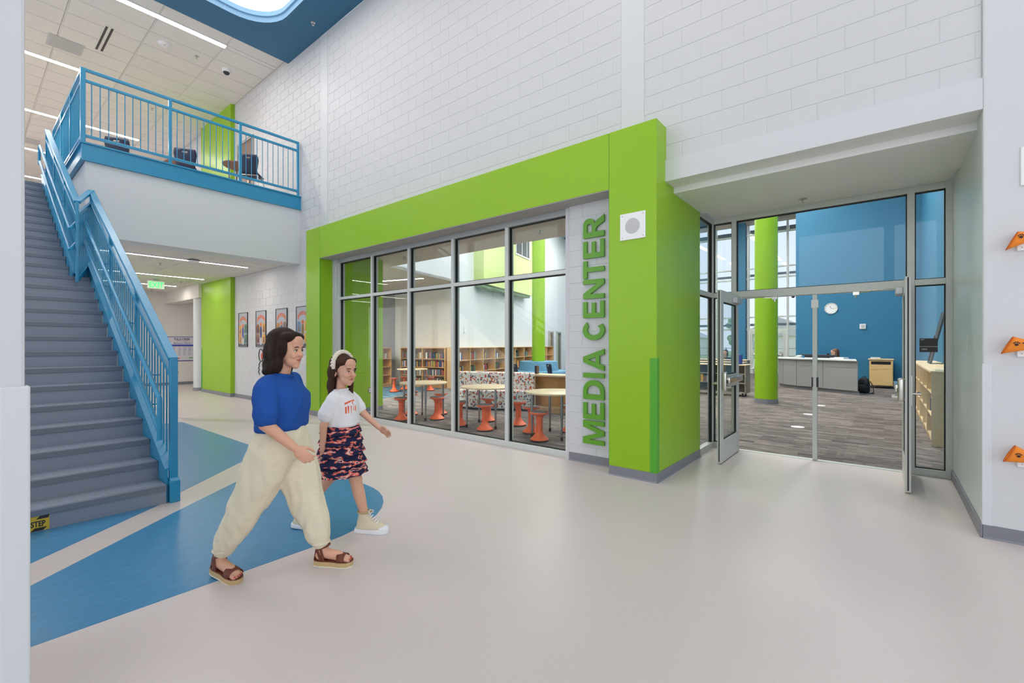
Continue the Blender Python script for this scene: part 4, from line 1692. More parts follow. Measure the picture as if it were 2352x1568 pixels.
# ---- framed tall posters on the hall wall (generic illustrated posters)
PC = [['d8702f', 'e0a13c', '3d4f9a', '4c7a4d'], ['dc6a33', '8d5a34', '32406f', 'd49b45'], ['d9703a', 'b9803d', '445a8d', '7d6a53'], ['d2622f', '5a86a8', '8a6a3e', 'dba32f']]
fr_m = M('poster_frame', '2b2b2f', .35)
pp = M('poster_paper', 'b4bac4', .12, coat=.6)
labs = ['tall illustrated poster next to the hall lime pilaster', 'second tall illustrated poster from the hall lime pilaster', 'third tall illustrated poster from the hall lime pilaster', 'tall illustrated poster nearest the lime portal']
for i, x in enumerate((-13.48, -12.34, -11.185, -10.13)):
    t = thing('poster', labs[i], 'poster', (x, YW, 1.865), group=None)
    m = MB()
    for b in ((-.30, .30, .452, .465), (-.30, .30, -.465, -.452), (-.30, -.287, -.452, .452), (.287, .30, -.452, .452)):
        m.box(b[0], b[1], -.022, 0, b[2], b[3])
    m.build('frame', fr_m, t)
    m = MB()
    m.box(-.288, .288, -.012, -.002, -.453, .453)
    sh = m.build('sheet', pp, t)
    cols = [M('poster_ink', c, .3) for c in PC[i]]
    # arched title band of orange strokes
    m = MB()
    for k in range(9):
        a = R(150 - k * 15)
        c = (.24 * math.cos(a), .14 + .24 * math.sin(a) * .75)
        dx, dz = .026 * math.cos(a), .026 * math.sin(a)
        m.bar((c[0] - dx, -.0135, c[1] - dz), (c[0] + dx, -.0135, c[1] + dz), .022, .003, (0, 1, 0)) if False else m.box(c[0] - .019, c[0] + .019, -.0145, -.0118, c[1] - .045, c[1] + .04)
    m.build('title_band', cols[0], sh)
    # four arched picture niches and a centre column
    for j, (cx, cz) in enumerate(((-.178, .0), (.178, .02), (-.178, -.25), (.178, -.25))):
        m = MB()
        pl = [(cx - .095, cz - .115), (cx + .095, cz - .115)] + [(cx + .095 * math.cos(R(a)), cz + .035 + .095 * math.sin(R(a))) for a in range(0, 181, 20)]
        m.prism(pl, -.0142, -.0118, 'y')
        m.build('picture', cols[1 if j % 2 == 0 else 3], sh)
        m = MB()
        m.prism([(cx - .035, cz - .1), (cx + .035, cz - .1), (cx + .028, cz - .01), (cx - .028, cz - .01)], -.0158, -.014, 'y')
        m.ell((cx, -.0148, cz + .02), (.026, .0012, .03), 10, 6)
        m.build('picture', cols[2], sh)
    m = MB()
    m.prism([(-.045, -.22), (.045, -.22), (.06, -.02), (.035, .06), (-.035, .06), (-.06, -.02)], -.0142, -.0118, 'y')
    m.build('picture', cols[2], sh)
    m = MB()
    m.prism([(-.05, .07), (.05, .07), (.055, .15), (-.055, .15)], -.0142, -.0118, 'y')
    m.build('picture', cols[0], sh)
    m = MB()
    m.prism([(-.28, -.445), (.28, -.445), (.28, -.38), (-.28, -.38)], -.0142, -.0118, 'y')
    m.build('picture', M('poster_ink', '4a4a55', .3), sh)
    m = MB()
    m.ell((0, -.0148, -.33), (.075, .002, .085), 14, 8)
    m.build('picture', M('poster_ink', 'b9bcc2', .3), sh)
# small cut-out decoration lower on the hall wall
t = thing('wall_decal', 'black outlined white decal with red dot on the hall wall', 'decal', (-12.25, YW, 1.17))
m = MB()
m.tube([(-.10 + .13 * math.cos(R(a)), -.006, .02 + .16 * math.sin(R(a))) for a in range(0, 360, 20)], .012, 6, closed=True)
m.tube([(-.14, -.006, -.14), (-.22, -.006, -.22), (-.20, -.006, -.27), (-.25, -.006, -.30), (-.21, -.006, -.36), (-.25, -.006, -.42), (-.18, -.006, -.48)], .012, 6)
m.build('outline', black_sign, t)
m = MB()
m.ell((-.05, -.006, .0), (.06, .004, .085), 14, 8)
label_part(m.build('dot', M('decal_red', 'd2553f', .5), t, smooth=60), 'red oval')

# ---- school chart on the hall end wall
t = thing('wall_chart', 'white and purple school behaviour chart on the hall end wall', 'poster', (-20.0, 5.3, 1.3))
m = MB()
XP = -19.985
m.box(-20.0, XP, 4.62, 5.98, .85, 1.76)
sh = m.build('sheet', M('chart_paper', 'dcd7da', .5), t, w=True)
pur = M('chart_purple', '3d3a86', .5)
blu = M('chart_blue', '3b4fb0', .5)
for z0, z1, mt in ((1.735, 1.755, pur), (.852, .885, pur), (1.40, 1.465, blu)):
    m = MB()
    m.box(XP, XP + .002, 4.63, 5.97, z0, z1)
    m.build('band', mt, sh, w=True)
text('TULLS CREEK', 'lettering', sh, M('chart_navy', '2c2b52', .5), (XP + .002, 5.03, 1.63), .098, FACE_E, .001, 'LEFT', .003, (.85, 1, 1))
text('ELEMENTARY SCHOOL', 'lettering', sh, pur, (XP + .002, 5.07, 1.585), .036, FACE_E, .001, 'LEFT', 0, (1.05, 1, 1))
text('Behavior Matrix', 'lettering', sh, pur, (XP + .002, 5.03, 1.49), .085, FACE_E, .001, 'LEFT', 0, (.95, 1, 1))
m = MB()
for c in range(8):
    for r_ in range(9):
        ln = random.uniform(.05, .1)
        m.box(XP, XP + .002, 4.70 + c * .155, 4.70 + c * .155 + ln, 1.36 - r_ * .036, 1.372 - r_ * .036)
m.build('text_lines', M('chart_text', '9a94b4', .5), sh, w=True, kind='stuff')
m = MB()
m.box(XP, XP + .002, 5.0, 5.22, .95, .985)
label_part(m.build('mark', M('chart_orange', 'd9662f', .5), sh, w=True), 'orange note')
m = MB()
m.box(XP, XP + .002, 5.5, 5.75, .96, .99)
label_part(m.build('mark', M('chart_green', '3f9f48', .5), sh, w=True), 'green note')

# ---- paw print bands on the right wall
oc = M('orange_cloth', 'f08a25', .7, bump=(120, .2))
oc_in = M('orange_cloth_inside', 'c9601c', .8)
paw_m = M('paw_print', '2c1a2c', .7)
for i, (z, tl, lab) in enumerate(((2.235, .28, 'orange paw print cloth on the topmost white wall bracket'), (1.46, .02, 'orange paw print cloth on the middle white wall bracket'), (.655, -.25, 'orange paw print cloth on the lowest white wall bracket'))):
    hx = (.0, -.022, -.012)[i]
    bk = thing('wall_bracket', lab.replace('orange paw print cloth on the', 'white box bracket carrying the').replace(' white wall bracket', ' paw print cloth'), 'bracket', (.80 + .006, YS, z - .05))
    m = MB()
    m.box(-.05, .05, -.02, 0, -.035, .04)
    m.build('plate', wplas, bk, bevel=.003)
    m = MB()
    m.cyl((-.025, -.022, -.012), (-.025, -.018, -.012), .003, 6)
    label_part(m.build('screw', M('screw_red', '8f3a2c', .5), bk), 'red screw')
    t = thing('cloth_band', lab, 'cloth', (.80 + hx, YS - .02, z))
    # folded tube of cloth pinched in the middle (x=0.06), flaring to its open left mouth
    m = MB()
    n = 14
    rows = []
    for j in range(7):
        u = j / 6
        x = -.075 + u * .16
        op = .045 * (1 - u) + .018
        cz = (.0 if i == 1 else (.035 if i == 0 else -.03)) * (u - .4) - tl * 0
        rows.append([(x + (.03 * math.sin(2 * PI * k / n) * (1 - u)), -.035 - .028 * (1 - .5 * u) * math.cos(2 * PI * k / n), cz + op * math.sin(2 * PI * k / n) * 1.0) for k in range(n)])
    vs = [p for r_ in rows for p in r_]
    fs = [(a * n + k, a * n + (k + 1) % n, (a + 1) * n + (k + 1) % n, (a + 1) * n + k) for a in range(6) for k in range(n)]
    m.add(vs, fs)
    o = m.build('cloth_tube', oc, t, smooth=70)
    q = o.modifiers.new('thickness', 'SOLIDIFY')
    q.thickness = .004
    m = MB()
    m.tube([(p[0] - .001, p[1], p[2]) for p in rows[0]], .003, 6, closed=True)
    label_part(m.build('hem', oc_in, t, smooth=60), 'darker stitched hem')
    for (px_, pz_) in ((-.034, .004), (.012, .004), (.052, .0)):
        m = MB()
        yy = -.0655
        m.ell((px_, yy, pz_), (.010, .003, .0085), 10, 6)
        for a in (-55, -18, 18, 55):
            m.ell((px_ + .016 * math.sin(R(a)), yy, pz_ + .003 + .0155 * math.cos(R(a))), (.004, .003, .005), 8, 5)
        m.build('paw_print', paw_m, t)
m = MB()
m.box(.775, .95, YS - .012, YS, 2.626, 2.907)
tag(m.build('wall_plate', wplas, bevel=.004), 'blank white plate high on the pier right of the doors', 'wall plate')

# ================================================================ library furniture
def cam_pt(r_, f_):
    """plan point from sideways / forward distance of the viewing spot"""
    return (r_ * math.cos(YAW) - f_ * math.sin(YAW), r_ * math.sin(YAW) + f_ * math.cos(YAW))


# ---- round tables
def round_table(label, x, y, a):
    t = thing('round_table', label, 'table', (x, y, 0), a)
    m = MB()
    m.lathe([(.46, .688), (.47, .692), (.47, .711), (.465, .715)], 40)
    m.build('table_top', maple_t, t, smooth=40)
    for k in range(4):
        c, s_ = .385 * math.cos(PI / 4 + k * PI / 2), .385 * math.sin(PI / 4 + k * PI / 2)
        m = MB()
        m.cyl((c, s_, .33), (c, s_, .69), .022)
        m.cyl((c, s_, .05), (c, s_, .34), .017)
        lg = m.build('leg', grey_leg, t, smooth=40)
        m = MB()
        m.cyl((c, s_, 0), (c, s_, .055), .021)
        m.build('foot', black, lg, smooth=40)
    return t


round_table('round maple table between the portal window and the bookcases', -7.12, 5.93, R(10))
round_table('round maple table on the blue carpet of the reading nook', -11.35, 9.0, R(20))
round_table('round maple table in front of the patterned couch', -5.55, 6.08, R(20))
round_table('round maple table beside the curved wooden bookshelf', -4.08, 6.10, R(3))

stool = None


def wobble_stool(label, grp, x, y, a=0.0):
    global stool
    if stool is None:
        t = thing('wobble_stool', label, 'stool', (x, y, 0), a, grp)
        m = MB()
        m.lathe([(.10, 0), (.138, .004), (.145, .014), (.143, .022)], 26)
        m.build('floor_ring', black, t, smooth=40)
        m = MB()
        pr = [(.143, .022), (.142, .032), (.115, .055), (.085, .085), (.062, .12), (.052, .15)]
        for k in range(7):
            z = .16 + k * .028
            pr += [(.051, z), (.048, z + .003), (.051, z + .006)]
        pr += [(.053, .355), (.065, .38), (.10, .402), (.135, .412), (.14, .42), (.14, .432), (.134, .438)]
        m.lathe(pr, 26)
        m.build('body', orange, t, smooth=35)
        m = MB()
        m.lathe([(.131, .436), (.129, .446), (.05, .452)], 26)
        m.build('seat_pad', M('seat_pad_grey', '6b6664', .7), t, smooth=50)
        stool = t
        return t
    c = copy_tree(stool, None, (x, y, 0), a, label)
    c['group'] = grp
    return c


SG = {'a': ('orange wobble stool at the table between the portal window and bookcases', 'stools at the portal window table'),
      'b': ('orange wobble stool at the table on the blue carpet', 'stools at the reading nook table'),
      'c': ('orange wobble stool at the table in front of the patterned couch', 'stools at the couch table'),
      'd': ('orange wobble stool at the table beside the curved bookshelf', 'stools at the curved bookshelf table')}
for k, x, y in (('b', -11.70, 8.575), ('b', -11.14, 8.85), ('b', -11.17, 9.55), ('b', -12.0, 9.2), ('a', -7.22, 5.46), ('a', -7.64, 6.02), ('a', -6.767, 5.966), ('a', -7.235, 6.479),
                ('c', -5.919, 5.76), ('c', -5.27, 5.72), ('c', -5.857, 6.45), ('c', -5.12, 6.45), ('d', -4.523, 6.04), ('d', -4.065, 5.637), ('d', -4.067, 6.503)):
    wobble_stool(*SG[k], x, y, random.uniform(0, 6))

# ---- bookcases and books
BCOL = {'red': '9a3a34', 'blue': '2e4f7d', 'green': '47694a', 'black': '26262a', 'white': 'd8d6d0', 'yellow': 'c69a35', 'grey': '7b7d80', 'brown': '6d4a35'}
bk_mesh = {}
for n, c in BCOL.items():
    q = MB()
    q.box(-.5, .5, -.5, .5, 0, 1)
    bk_mesh[n] = q.mesh('book', M('book_' + n, c, .5))


def put_books(where, grp, frame, x0, x1, yc, z, n, fill=1.0, hmax=.25):
    """frame = (origin plan point, rotz); books stand along local x"""
    (ox, oy), rz = frame
    ca, sa = math.cos(rz), math.sin(rz)
    x = x0 + .01
    wmean = (x1 - x0) * fill / n
    for i in range(n):
        wd = random.uniform(.7, 1.25) * wmean
        if x + wd > x1 - .005:
            break
        col = random.choice(list(BCOL))
        ht = random.uniform(.17, hmax)
        dp = random.uniform(.13, .17)
        cx = x + wd / 2
        o = place('book', bk_mesh[col], None, loc=(ox + cx * ca - yc * sa, oy + cx * sa + yc * ca, z), rotz=rz)
        o.scale = (wd * .94, dp, ht)
        tag(o, '%s book %s' % (col, where), 'book', grp)
        x += wd


def bookcase(label, loc, rotz, bays, bw, depth, ht, shelves, mat, top=None, toe=.1, back=True):
    """front along local x from 0, faces local -y, back towards +y; z=0 floor"""
    t = thing('bookcase', label, 'bookcase', (*loc, 0), rotz)
    W = bays * bw
    for k in range(bays + 1):
        m = MB()
        x = k * bw
        m.box(x - .014 + (.014 if k == 0 else 0), x + .014 - (.014 if k == bays else 0), 0, depth, 0, ht - .03)
        m.build('side_panel', mat, t)
    m = MB()
    m.box(-.01, W + .01, -.01, depth, ht - .03, ht)
    m.build('top_panel', top or mat, t, bevel=.003)
    if back:
        m = MB()
        m.box(.014, W - .014, depth - .012, depth, toe, ht - .03)
        m.build('back_panel', mat, t)
    for k in range(bays):
        for z in shelves:
            m = MB()
            m.box(k * bw + .014, (k + 1) * bw - .014, .01, depth - .012, z - .022, z)
            m.build('shelf', mat, t)
        m = MB()
        m.box(k * bw + .014, (k + 1) * bw - .014, .03, .045, 0, toe - .022)
        m.build('toe_board', mat, t)
    return t


B2 = (L(-1.97, 0), TH)
bookcase('two-bay warm wood bookcase below the cream wall', L(-1.97, 0), TH, 2, .91, .40, 1.36, (.105, .415, .70, .985), orange_w)
for r_, z in enumerate((.105, .415, .70, .985)):
    nm = ('bottom', 'lower', 'middle', 'top')[r_]
    for b in range(2):
        put_books('standing on the %s shelf of the two-bay bookcase' % nm, 'books in the two-bay bookcase', B2, b * .91 + .03 + (.08 if b else 0), b * .91 + .88, .12, z, 18, .95, .22)
CR = TH + PI / 2     # cubbies: local x along LU, local -y faces LN
CB = (L(.23, .10), CR)
bookcase('long low wooden cubby bookcase along the pale library wall', L(.23, .10), CR, 10, .98, .35, 1.37, (.10, .50, .93), maple)
for b in range(8):
    for z, nm in ((.50, 'middle'), (.93, 'upper')):
        put_books('on the %s row of the cubby bookcase' % nm, 'books in the cubby bookcase', CB, b * .98 + .03, b * .98 + .03 + random.uniform(.45, .6), .12, z, 6, 1.0, .27)
NB = (L(-2.2, -.75), TH + PI / 2)
bookcase('warm wood bookcase against the grey nook wall', L(-2.2, -2.11), CR, 2, .95, .34, 1.36, (.105, .415, .70, .985), orange_w)
put_books('leaning on the top shelf of the grey wall bookcase', 'books in the grey wall bookcase', (L(-2.2, -2.11), CR), 1.2, 1.7, .12, .985, 10, 1.0, .22)
put_books('on the middle shelf of the grey wall bookcase', 'books in the grey wall bookcase', (L(-2.2, -2.11), CR), .98, 1.2, .12, .70, 5, 1.0, .22)
# low bookcase on the blue right wall: faces -x
SB = ((.53, 14.5), -PI / 2)
bookcase('low pale wooden bookcase along the blue right wall', (.53, 14.5), -PI / 2, 6, .935, .41, 1.085, (.10, .43, .76), M('pale_maple', 'dfc79d', .5, var=(5, .05, (1, 1, 6))))
for b in (5, 4, 3):
    put_books('on the lower shelf of the low bookcase by the right wall', 'books in the low right bookcase', SB, b * .935 + .05, b * .935 + .40, .12, .43, 4, 1.0, .26)
    put_books('on the bottom shelf of the low bookcase by the right wall', 'books in the low right bookcase', SB, b * .935 + .05, b * .935 + .35, .12, .10, 3, 1.0, .26)
t = thing('leaning_board', 'tall dark framed board leaning on the blue right wall', 'board', (.72, 12.5, 1.085))
m = MB()
m.prism([(.70, 1.086), (.73, 1.086), (.944, 2.12), (.914, 2.12)], 12.15, 12.85, 'y')
m.build('board', dark, t, w=True, bevel=.004)
m = MB()
m.prism([(.69, 1.13), (.705, 1.13), (.80, 1.62), (.79, 1.66)], 12.45, 12.55, 'y')
m.build('stay', black, t, w=True)
m = MB()
m.box(.58, .80, 9.05, 9.35, 1.0855, 1.094)
tag(m.build('magazine', M('paper_green', 'b9c4b4', .5)), 'flat magazine on the end of the low right bookcase', 'magazine')
t = thing('wall_strobe', 'small white alarm strobe on the blue right wall', 'alarm', (.95, 11.2, 2.2))
m = MB()
m.box(.91, .95, 11.14, 11.26, 2.12, 2.30)
m.ell((.90, 11.2, 2.2), (.03, .04, .05))
m.build('housing', wplas, t, w=True, bevel=.01)

# ---- patterned couch
def arc_strip(name, mats, front, back, z0, z1, parent, bevel=.04):
    m = MB()
    m.prism([cam_pt(*p) for p in front] + [cam_pt(*p) for p in reversed(back)], z0, z1)
    return m.build(name, mats, parent, w=True, bevel=bevel, seg=3, smooth=50)


cf = [(-1.22, 10.50), (-1.0, 10.30), (-.6, 10.15), (-.2, 10.07), (.15, 10.03), (.42, 9.95)]
cm_ = [(-1.28, 10.86), (-.95, 10.78), (-.55, 10.66), (-.15, 10.55), (.2, 10.45), (.50, 10.25)]
cb = [(-1.32, 11.1), (-.95, 11.02), (-.5, 10.92), (-.05, 10.80), (.35, 10.65), (.66, 10.40)]
t = thing('couch', 'curved white bench couch with small geometric pattern', 'couch', (*cam_pt(-.4, 10.5), 0))
arc_strip('seat', pattern, cf, cm_, .04, .44, t, .03)
arc_strip('backrest', pattern, cm_, cb, .04, .82, t, .04)
m = MB()
m.prism([cam_pt(*p) for p in [(x, y + .05) for x, y in cf]] + [cam_pt(*p) for p in reversed([(x, y - .05) for x, y in cb])], 0, .04)
m.build('plinth', black, t, w=True)
# ---- curved bookshelf counter
kf = [(.50, 9.95), (.72, 9.70), (1.0, 9.55), (1.35, 9.48), (1.8, 9.50)]
kb = [(.62, 10.35), (.85, 10.10), (1.1, 9.98), (1.4, 9.92), (1.8, 9.94)]
t = thing('curved_bookshelf', 'low curved maple bookshelf behind the round table', 'bookshelf', (*cam_pt(1.1, 9.7), 0))
m = MB()
m.prism([cam_pt(x, y - .05) for x, y in kf] + [cam_pt(x, y) for x, y in reversed(kb)], .78, .82)
m.build('top_panel', maple_t, t, w=True, bevel=.006)
m = MB()
m.prism([cam_pt(x, y + .28) for x, y in kf] + [cam_pt(x, y - .01) for x, y in reversed(kb)], .1, .78)
m.build('back_panel', orange_w, t, w=True)
m = MB()
m.prism([cam_pt(x, y) for x, y in kf] + [cam_pt(x, y + .29) for x, y in reversed(kf)], .10, .13)
m.build('shelf', maple, t, w=True)
m = MB()
m.prism([cam_pt(x, y + .04) for x, y in kf] + [cam_pt(x, y + .29) for x, y in reversed(kf)], 0, .1)
m.build('toe_board', maple, t, w=True)
for x, y in (kf[0], kf[3]):
    m = MB()
    a, b = cam_pt(x, y), cam_pt(x + .03, y + .3)
    m.bar((*a, .455), (*b, .455), .025, .64)
    m.build('side_panel', maple, t, w=True)
put_books('standing on the curved wooden bookshelf top', 'books on the curved bookshelf top', (cam_pt(.50, 10.05), 0.3), 0, .07, .05, .82, 3, 1.0, .2)
# ---- round blue bench about the lime column
def lime_column(label, x, y, r_, h, base=True):
    t = thing('column', label, 'column', (x, y, 0))
    m = MB()
    m.lathe([(r_, .11), (r_, h)], 36)
    m.build('shaft', green, t, smooth=40)
    m = MB()
    m.lathe([(r_ + .012, 0), (r_ + .008, .11)], 36)
    m.build('base_ring', base_m, t, smooth=40)
    return t


lime_column('round lime column rising from the blue bench', -10.63, 14.68, .26, 7.8)
lime_column('round lime column in front of the library desk', -2.30, 12.95, .258, 7.8)
t = thing('round_bench', 'round blue upholstered bench around the lime column', 'bench', (-10.63, 14.68, 0))
m = MB()
m.lathe([(.28, .30), (.28, .81), (.70, .815), (.74, .80), (.80, .44), (.80, .30)], 40)
m.build('backrest', blue_fab, t, smooth=40)
m = MB()
m.lathe([(.82, .05), (1.15, .05), (1.17, .40), (1.15, .44), (.82, .45)], 40)
m.build('seat', blue_fab, t, smooth=40)
m = MB()
m.lathe([(1.05, 0), (1.05, .05)], 40)
m.build('plinth', black, t, smooth=40)
p = cam_pt(.30, 15.6)
shell_chair('shell_chair', 'navy shell chair just left of the blue bench', (*p, 0), R(60), .42)
p = cam_pt(1.45, 15.6)
shell_chair('shell_chair', 'navy shell chair just right of the blue bench', (*p, 0), R(60), .42)
# small things on the pale wall
t = thing('thermostat', 'white sensor plate on the pale library wall', 'thermostat', (*L(-.12, 1.25), 1.98), CR)
m = MB()
m.box(-.05, .05, -.03, 0, -.09, .09)
m.build('plate', wplas, t, bevel=.012, seg=2)


def clock(label, loc, rotz, r_=.165):
    t = thing('wall_clock', label, 'clock', loc, rotz)
    m = MB()
    m.tube([(r_ * math.cos(R(a)), -.02, r_ * math.sin(R(a))) for a in range(0, 360, 12)], .014, 8, closed=True)
    m.build('rim', M('clock_rim', 'c6c8c9', .4), t, smooth=60)
    m = MB()
    m.cyl((0, -.018, 0), (0, 0, 0), r_, 40)
    f_ = m.build('face', wplas, t, smooth=40)
    for k in range(12):
        m = MB()
        a = R(30 * k)
        m.bar((r_ * .78 * math.sin(a), -.0195, r_ * .78 * math.cos(a)), (r_ * .90 * math.sin(a), -.0195, r_ * .90 * math.cos(a)), .002, .008)
        m.build('hour_mark', dark, f_)
    for a, ln, wd in ((-25, .55, .011), (92, .78, .008)):
        m = MB()
        m.bar((0, -.022, 0), (r_ * ln * math.sin(R(a)), -.022, r_ * ln * math.cos(R(a))), .003, wd)
        m.build('hand', dark, t)


clock('round white wall clock on the blue wall', (-1.485, 20.2, 2.777), 0, .19)
clock('round white wall clock beside the lime column on the pale wall', (*L(-.12, 8.6), 2.75), CR, .19)
t = thing('wall_box', 'small square white box on the blue wall', 'wall box', (-.571, 20.2, 2.10))
m = MB()
m.box(-.09, .09, -.05, 0, -.09, .09)
m.build('housing', wplas, t, bevel=.02, seg=2)
m = MB()
m.box(-.05, .05, -.053, -.045, -.05, .05)
m.build('grille', grey_p, t)
for i, (a, b) in enumerate(((10.05, 10.75), (11.35, 12.05))):
    d = struct('door_%d' % (5 + i), ('wooden door beyond the cubby bookcase', 'second wooden door beyond the cubby bookcase')[i], 'door')
    m = MB()
    for q0, q1, z0, z1 in ((a, a + .06, 0, 2.2), (b - .06, b, 0, 2.2), (a + .06, b - .06, 2.12, 2.2)):
        m.prism([L(-.12, q0), L(-.04, q0), L(-.04, q1), L(-.12, q1)], z0, z1)
    m.build('door_frame', alu_d, d)
    m = MB()
    m.prism([L(-.115, a + .06), L(-.09, a + .06), L(-.09, b - .06), L(-.115, b - .06)], 0, 2.12)
    m.build('door_leaf', M('door_brown', '6b6157', .5), d)
    m = MB()
    m.prism([L(-.092, a + .08), L(-.082, a + .08), L(-.082, a + .26), L(-.092, a + .26)], .05, 2.1)
    m.build('door_edge', maple if i == 0 else green_d, d)

# ---- library desk
fr = [(-2.86, 18.30), (-2.66, 17.95), (-2.22, 17.58), (-1.46, 17.12), (-.575, 16.50)]
nrm = Vector((-.58, -.81))
bkp = [(-2.45, 18.75), (-2.1, 18.45), (-1.75, 18.2), (-1.2, 17.85), (-.66, 17.2)]
t = thing('reception_desk', 'grey curved library desk with white counter top', 'desk', (-1.5, 17.4, 0))
m = MB()
m.prism(fr + bkp[::-1], .10, .98)
m.build('desk_body', desk_g, t, w=True)
m = MB()
m.prism([(x - nrm.x * .05, y - nrm.y * .05) for x, y in fr] + bkp[::-1], 0, .10)
m.build('toe_board', base_m, t, w=True)
m = MB()
top = [(x + nrm.x * .10, y + nrm.y * .10) for x, y in fr]
top[0] = (top[0][0] - .12, top[0][1] + .1)
top[-1] = (top[-1][0] + .03, top[-1][1] - .02)
m.prism(top + bkp[::-1], .98, 1.025)
m.build('counter_top', desk_t, t, w=True, bevel=.006)
for i in range(4):
    p, q = Vector(fr[i]), Vector(fr[i + 1])
    d_ = (q - p).normalized()
    n_ = Vector((d_.y, -d_.x))
    if n_.dot(nrm) < 0:
        n_ = -n_
    for z0, z1 in ((.115, .775), (.785, .975)):
        m = MB()
        a, b = p + d_ * .008, q - d_ * .008
        m.prism([tuple(a), tuple(b), tuple(b + n_ * .015), tuple(a + n_ * .015)], z0, z1)
        m.build('front_panel', desk_g, t, w=True)
# things on and behind the desk
for i, (x, y, rz) in enumerate(((-1.98, 18.55, R(-32)), (-1.42, 18.17, R(-34)))):
    t = thing('monitor', ('black computer monitor on the desk behind the centre post', 'black computer monitor in front of the librarian')[i], 'monitor', (x, y, .76), rz)
    m = MB()
    m.box(-.32, .32, -.015, .02, .06, .37)
    m.build('screen_case', dark, t, bevel=.008)
    m = MB()
    m.box(-.03, .03, -.04, -.015, .01, .25)
    m.box(-.12, .12, -.09, .09, 0, .012)
    m.build('stand', dark, t, bevel=.003)
m = MB()
m.prism([(-2.44, 18.76), (-2.09, 18.46), (-1.74, 18.21), (-1.19, 17.86), (-.75, 18.3), (-1.3, 18.7), (-2.1, 19.3)], .72, .76)
tag(m.build('desk_return', desk_t), 'lower white work surface behind the library desk', 'desk')
t = thing('webcam', 'small black webcam on the monitor', 'webcam', (-1.42, 18.17, 1.13))
m = MB()
m.box(-.03, .03, -.025, .025, 0, .05)
m.cyl((0, -.035, .03), (0, -.02, .03), .016)
m.build('camera_body', black, t, bevel=.005)
for i, (x, y, wd, dp, h, lab, mt) in enumerate(((-1.02, 17.28, .30, .22, .05, 'stack of white papers at the right end of the library desk', wplas), (-1.18, 17.42, .2, .2, .03, 'pale folder beside the paper stack on the desk', desk_t))):
    t = thing('paper_stack', lab, 'papers', (x, y, 1.025), R(-34))
    for k in range(3):
        m = MB()
        m.box(-wd / 2 + k * .004, wd / 2 + k * .004, -dp / 2, dp / 2 - k * .005, k * h / 3, (k + 1) * h / 3 - .001)
        m.build('sheet_bundle', mt, t)
t = thing('desk_phone', 'small grey and white desk gadgets near the left end of the desk', 'phone', (-2.2, 17.85, 1.025), R(-30))
m = MB()
m.box(-.1, .1, -.08, .08, 0, .04)
m.build('base', grey_p, t, bevel=.01)
m = MB()
m.cyl((-.09, .02, .06), (.09, .02, .07), .02)
m.build('handset', wplas, t, smooth=40)
m = MB()
m.cyl((.16, 0, 0), (.16, 0, .08), .03)
m.build('cup', blue_w, t, smooth=40)
# book return cabinet
t = thing('book_return', 'maple book return cabinet with dark slot', 'cabinet', (-.07, 19.8, 0))
m = MB()
m.box(-.31, .31, -.24, .26, .09, .95)
m.build('body', M('return_maple', 'dfba7d', .45, var=(4, .05, (1, 1, 5))), t, bevel=.004)
m = MB()
m.box(-.34, .33, -.27, .27, .95, .985)
m.build('top_panel', maple_t, t, bevel=.004)
m = MB()
m.box(-.26, .25, -.246, -.238, .80, .90)
label_part(m.build('slot', black, t), 'dark return slot')
for z0, z1 in ((.11, .62), (.63, .78)):
    m = MB()
    m.box(-.29, .29, -.252, -.24, z0, z1)
    m.build('door' if z0 < .5 else 'drawer_front', M('return_maple_front', 'e3c084', .45, var=(4, .05, (1, 1, 5))), t, bevel=.002)
for x, y in ((-.26, -.2), (.26, -.2), (-.26, .2), (.26, .2)):
    m = MB()
    m.cyl((x - .015, y, .045), (x + .015, y, .045), .045)
    m.box(x - .02, x + .02, y - .02, y + .02, .05, .09)
    m.build('caster', black, t, smooth=40)
t = thing('paper_stack', 'white papers on the maple cabinet', 'papers', (-.22, 19.75, .985), R(8))
m = MB()
m.box(-.12, .12, -.1, .1, 0, .05)
m.build('sheet_bundle', wplas, t)
m = MB()
m.box(-.02, .2, -.15, .05, .001, .012)
m.build('sheet_bundle', maple_t, t)
# backpack
t = thing('backpack', 'black backpack on the carpet beside the desk', 'backpack', (-.47, 17.42, 0), R(-25))
mb = MB()
mb.loft([(0, 0, .01, .13, .10, 3), (0, 0, .10, .15, .12, 3), (0, 0, .32, .145, .11, 3), (0, .01, .42, .12, .09, 2.5), (0, .02, .47, .06, .05, 2)], 20)
mb.loft([(0, -.11, .05, .10, .05, 3), (0, -.12, .16, .10, .055, 3), (0, -.11, .24, .09, .04, 3)], 16)
blob('bag', mb, .015, 3, M('bag_black', '1d1f22', .7, bump=(40, .4)), t)
m = MB()
m.tube([(-.05, .03, .44), (-.03, .03, .50), (.03, .03, .50), (.05, .03, .44)], .010, 6)
m.tube([(.14, .06, .36), (.23, .05, .20), (.26, .0, .04), (.22, -.1, .012), (.33, -.12, .012)], .012, 6)
m.build('straps', black, t, smooth=60)

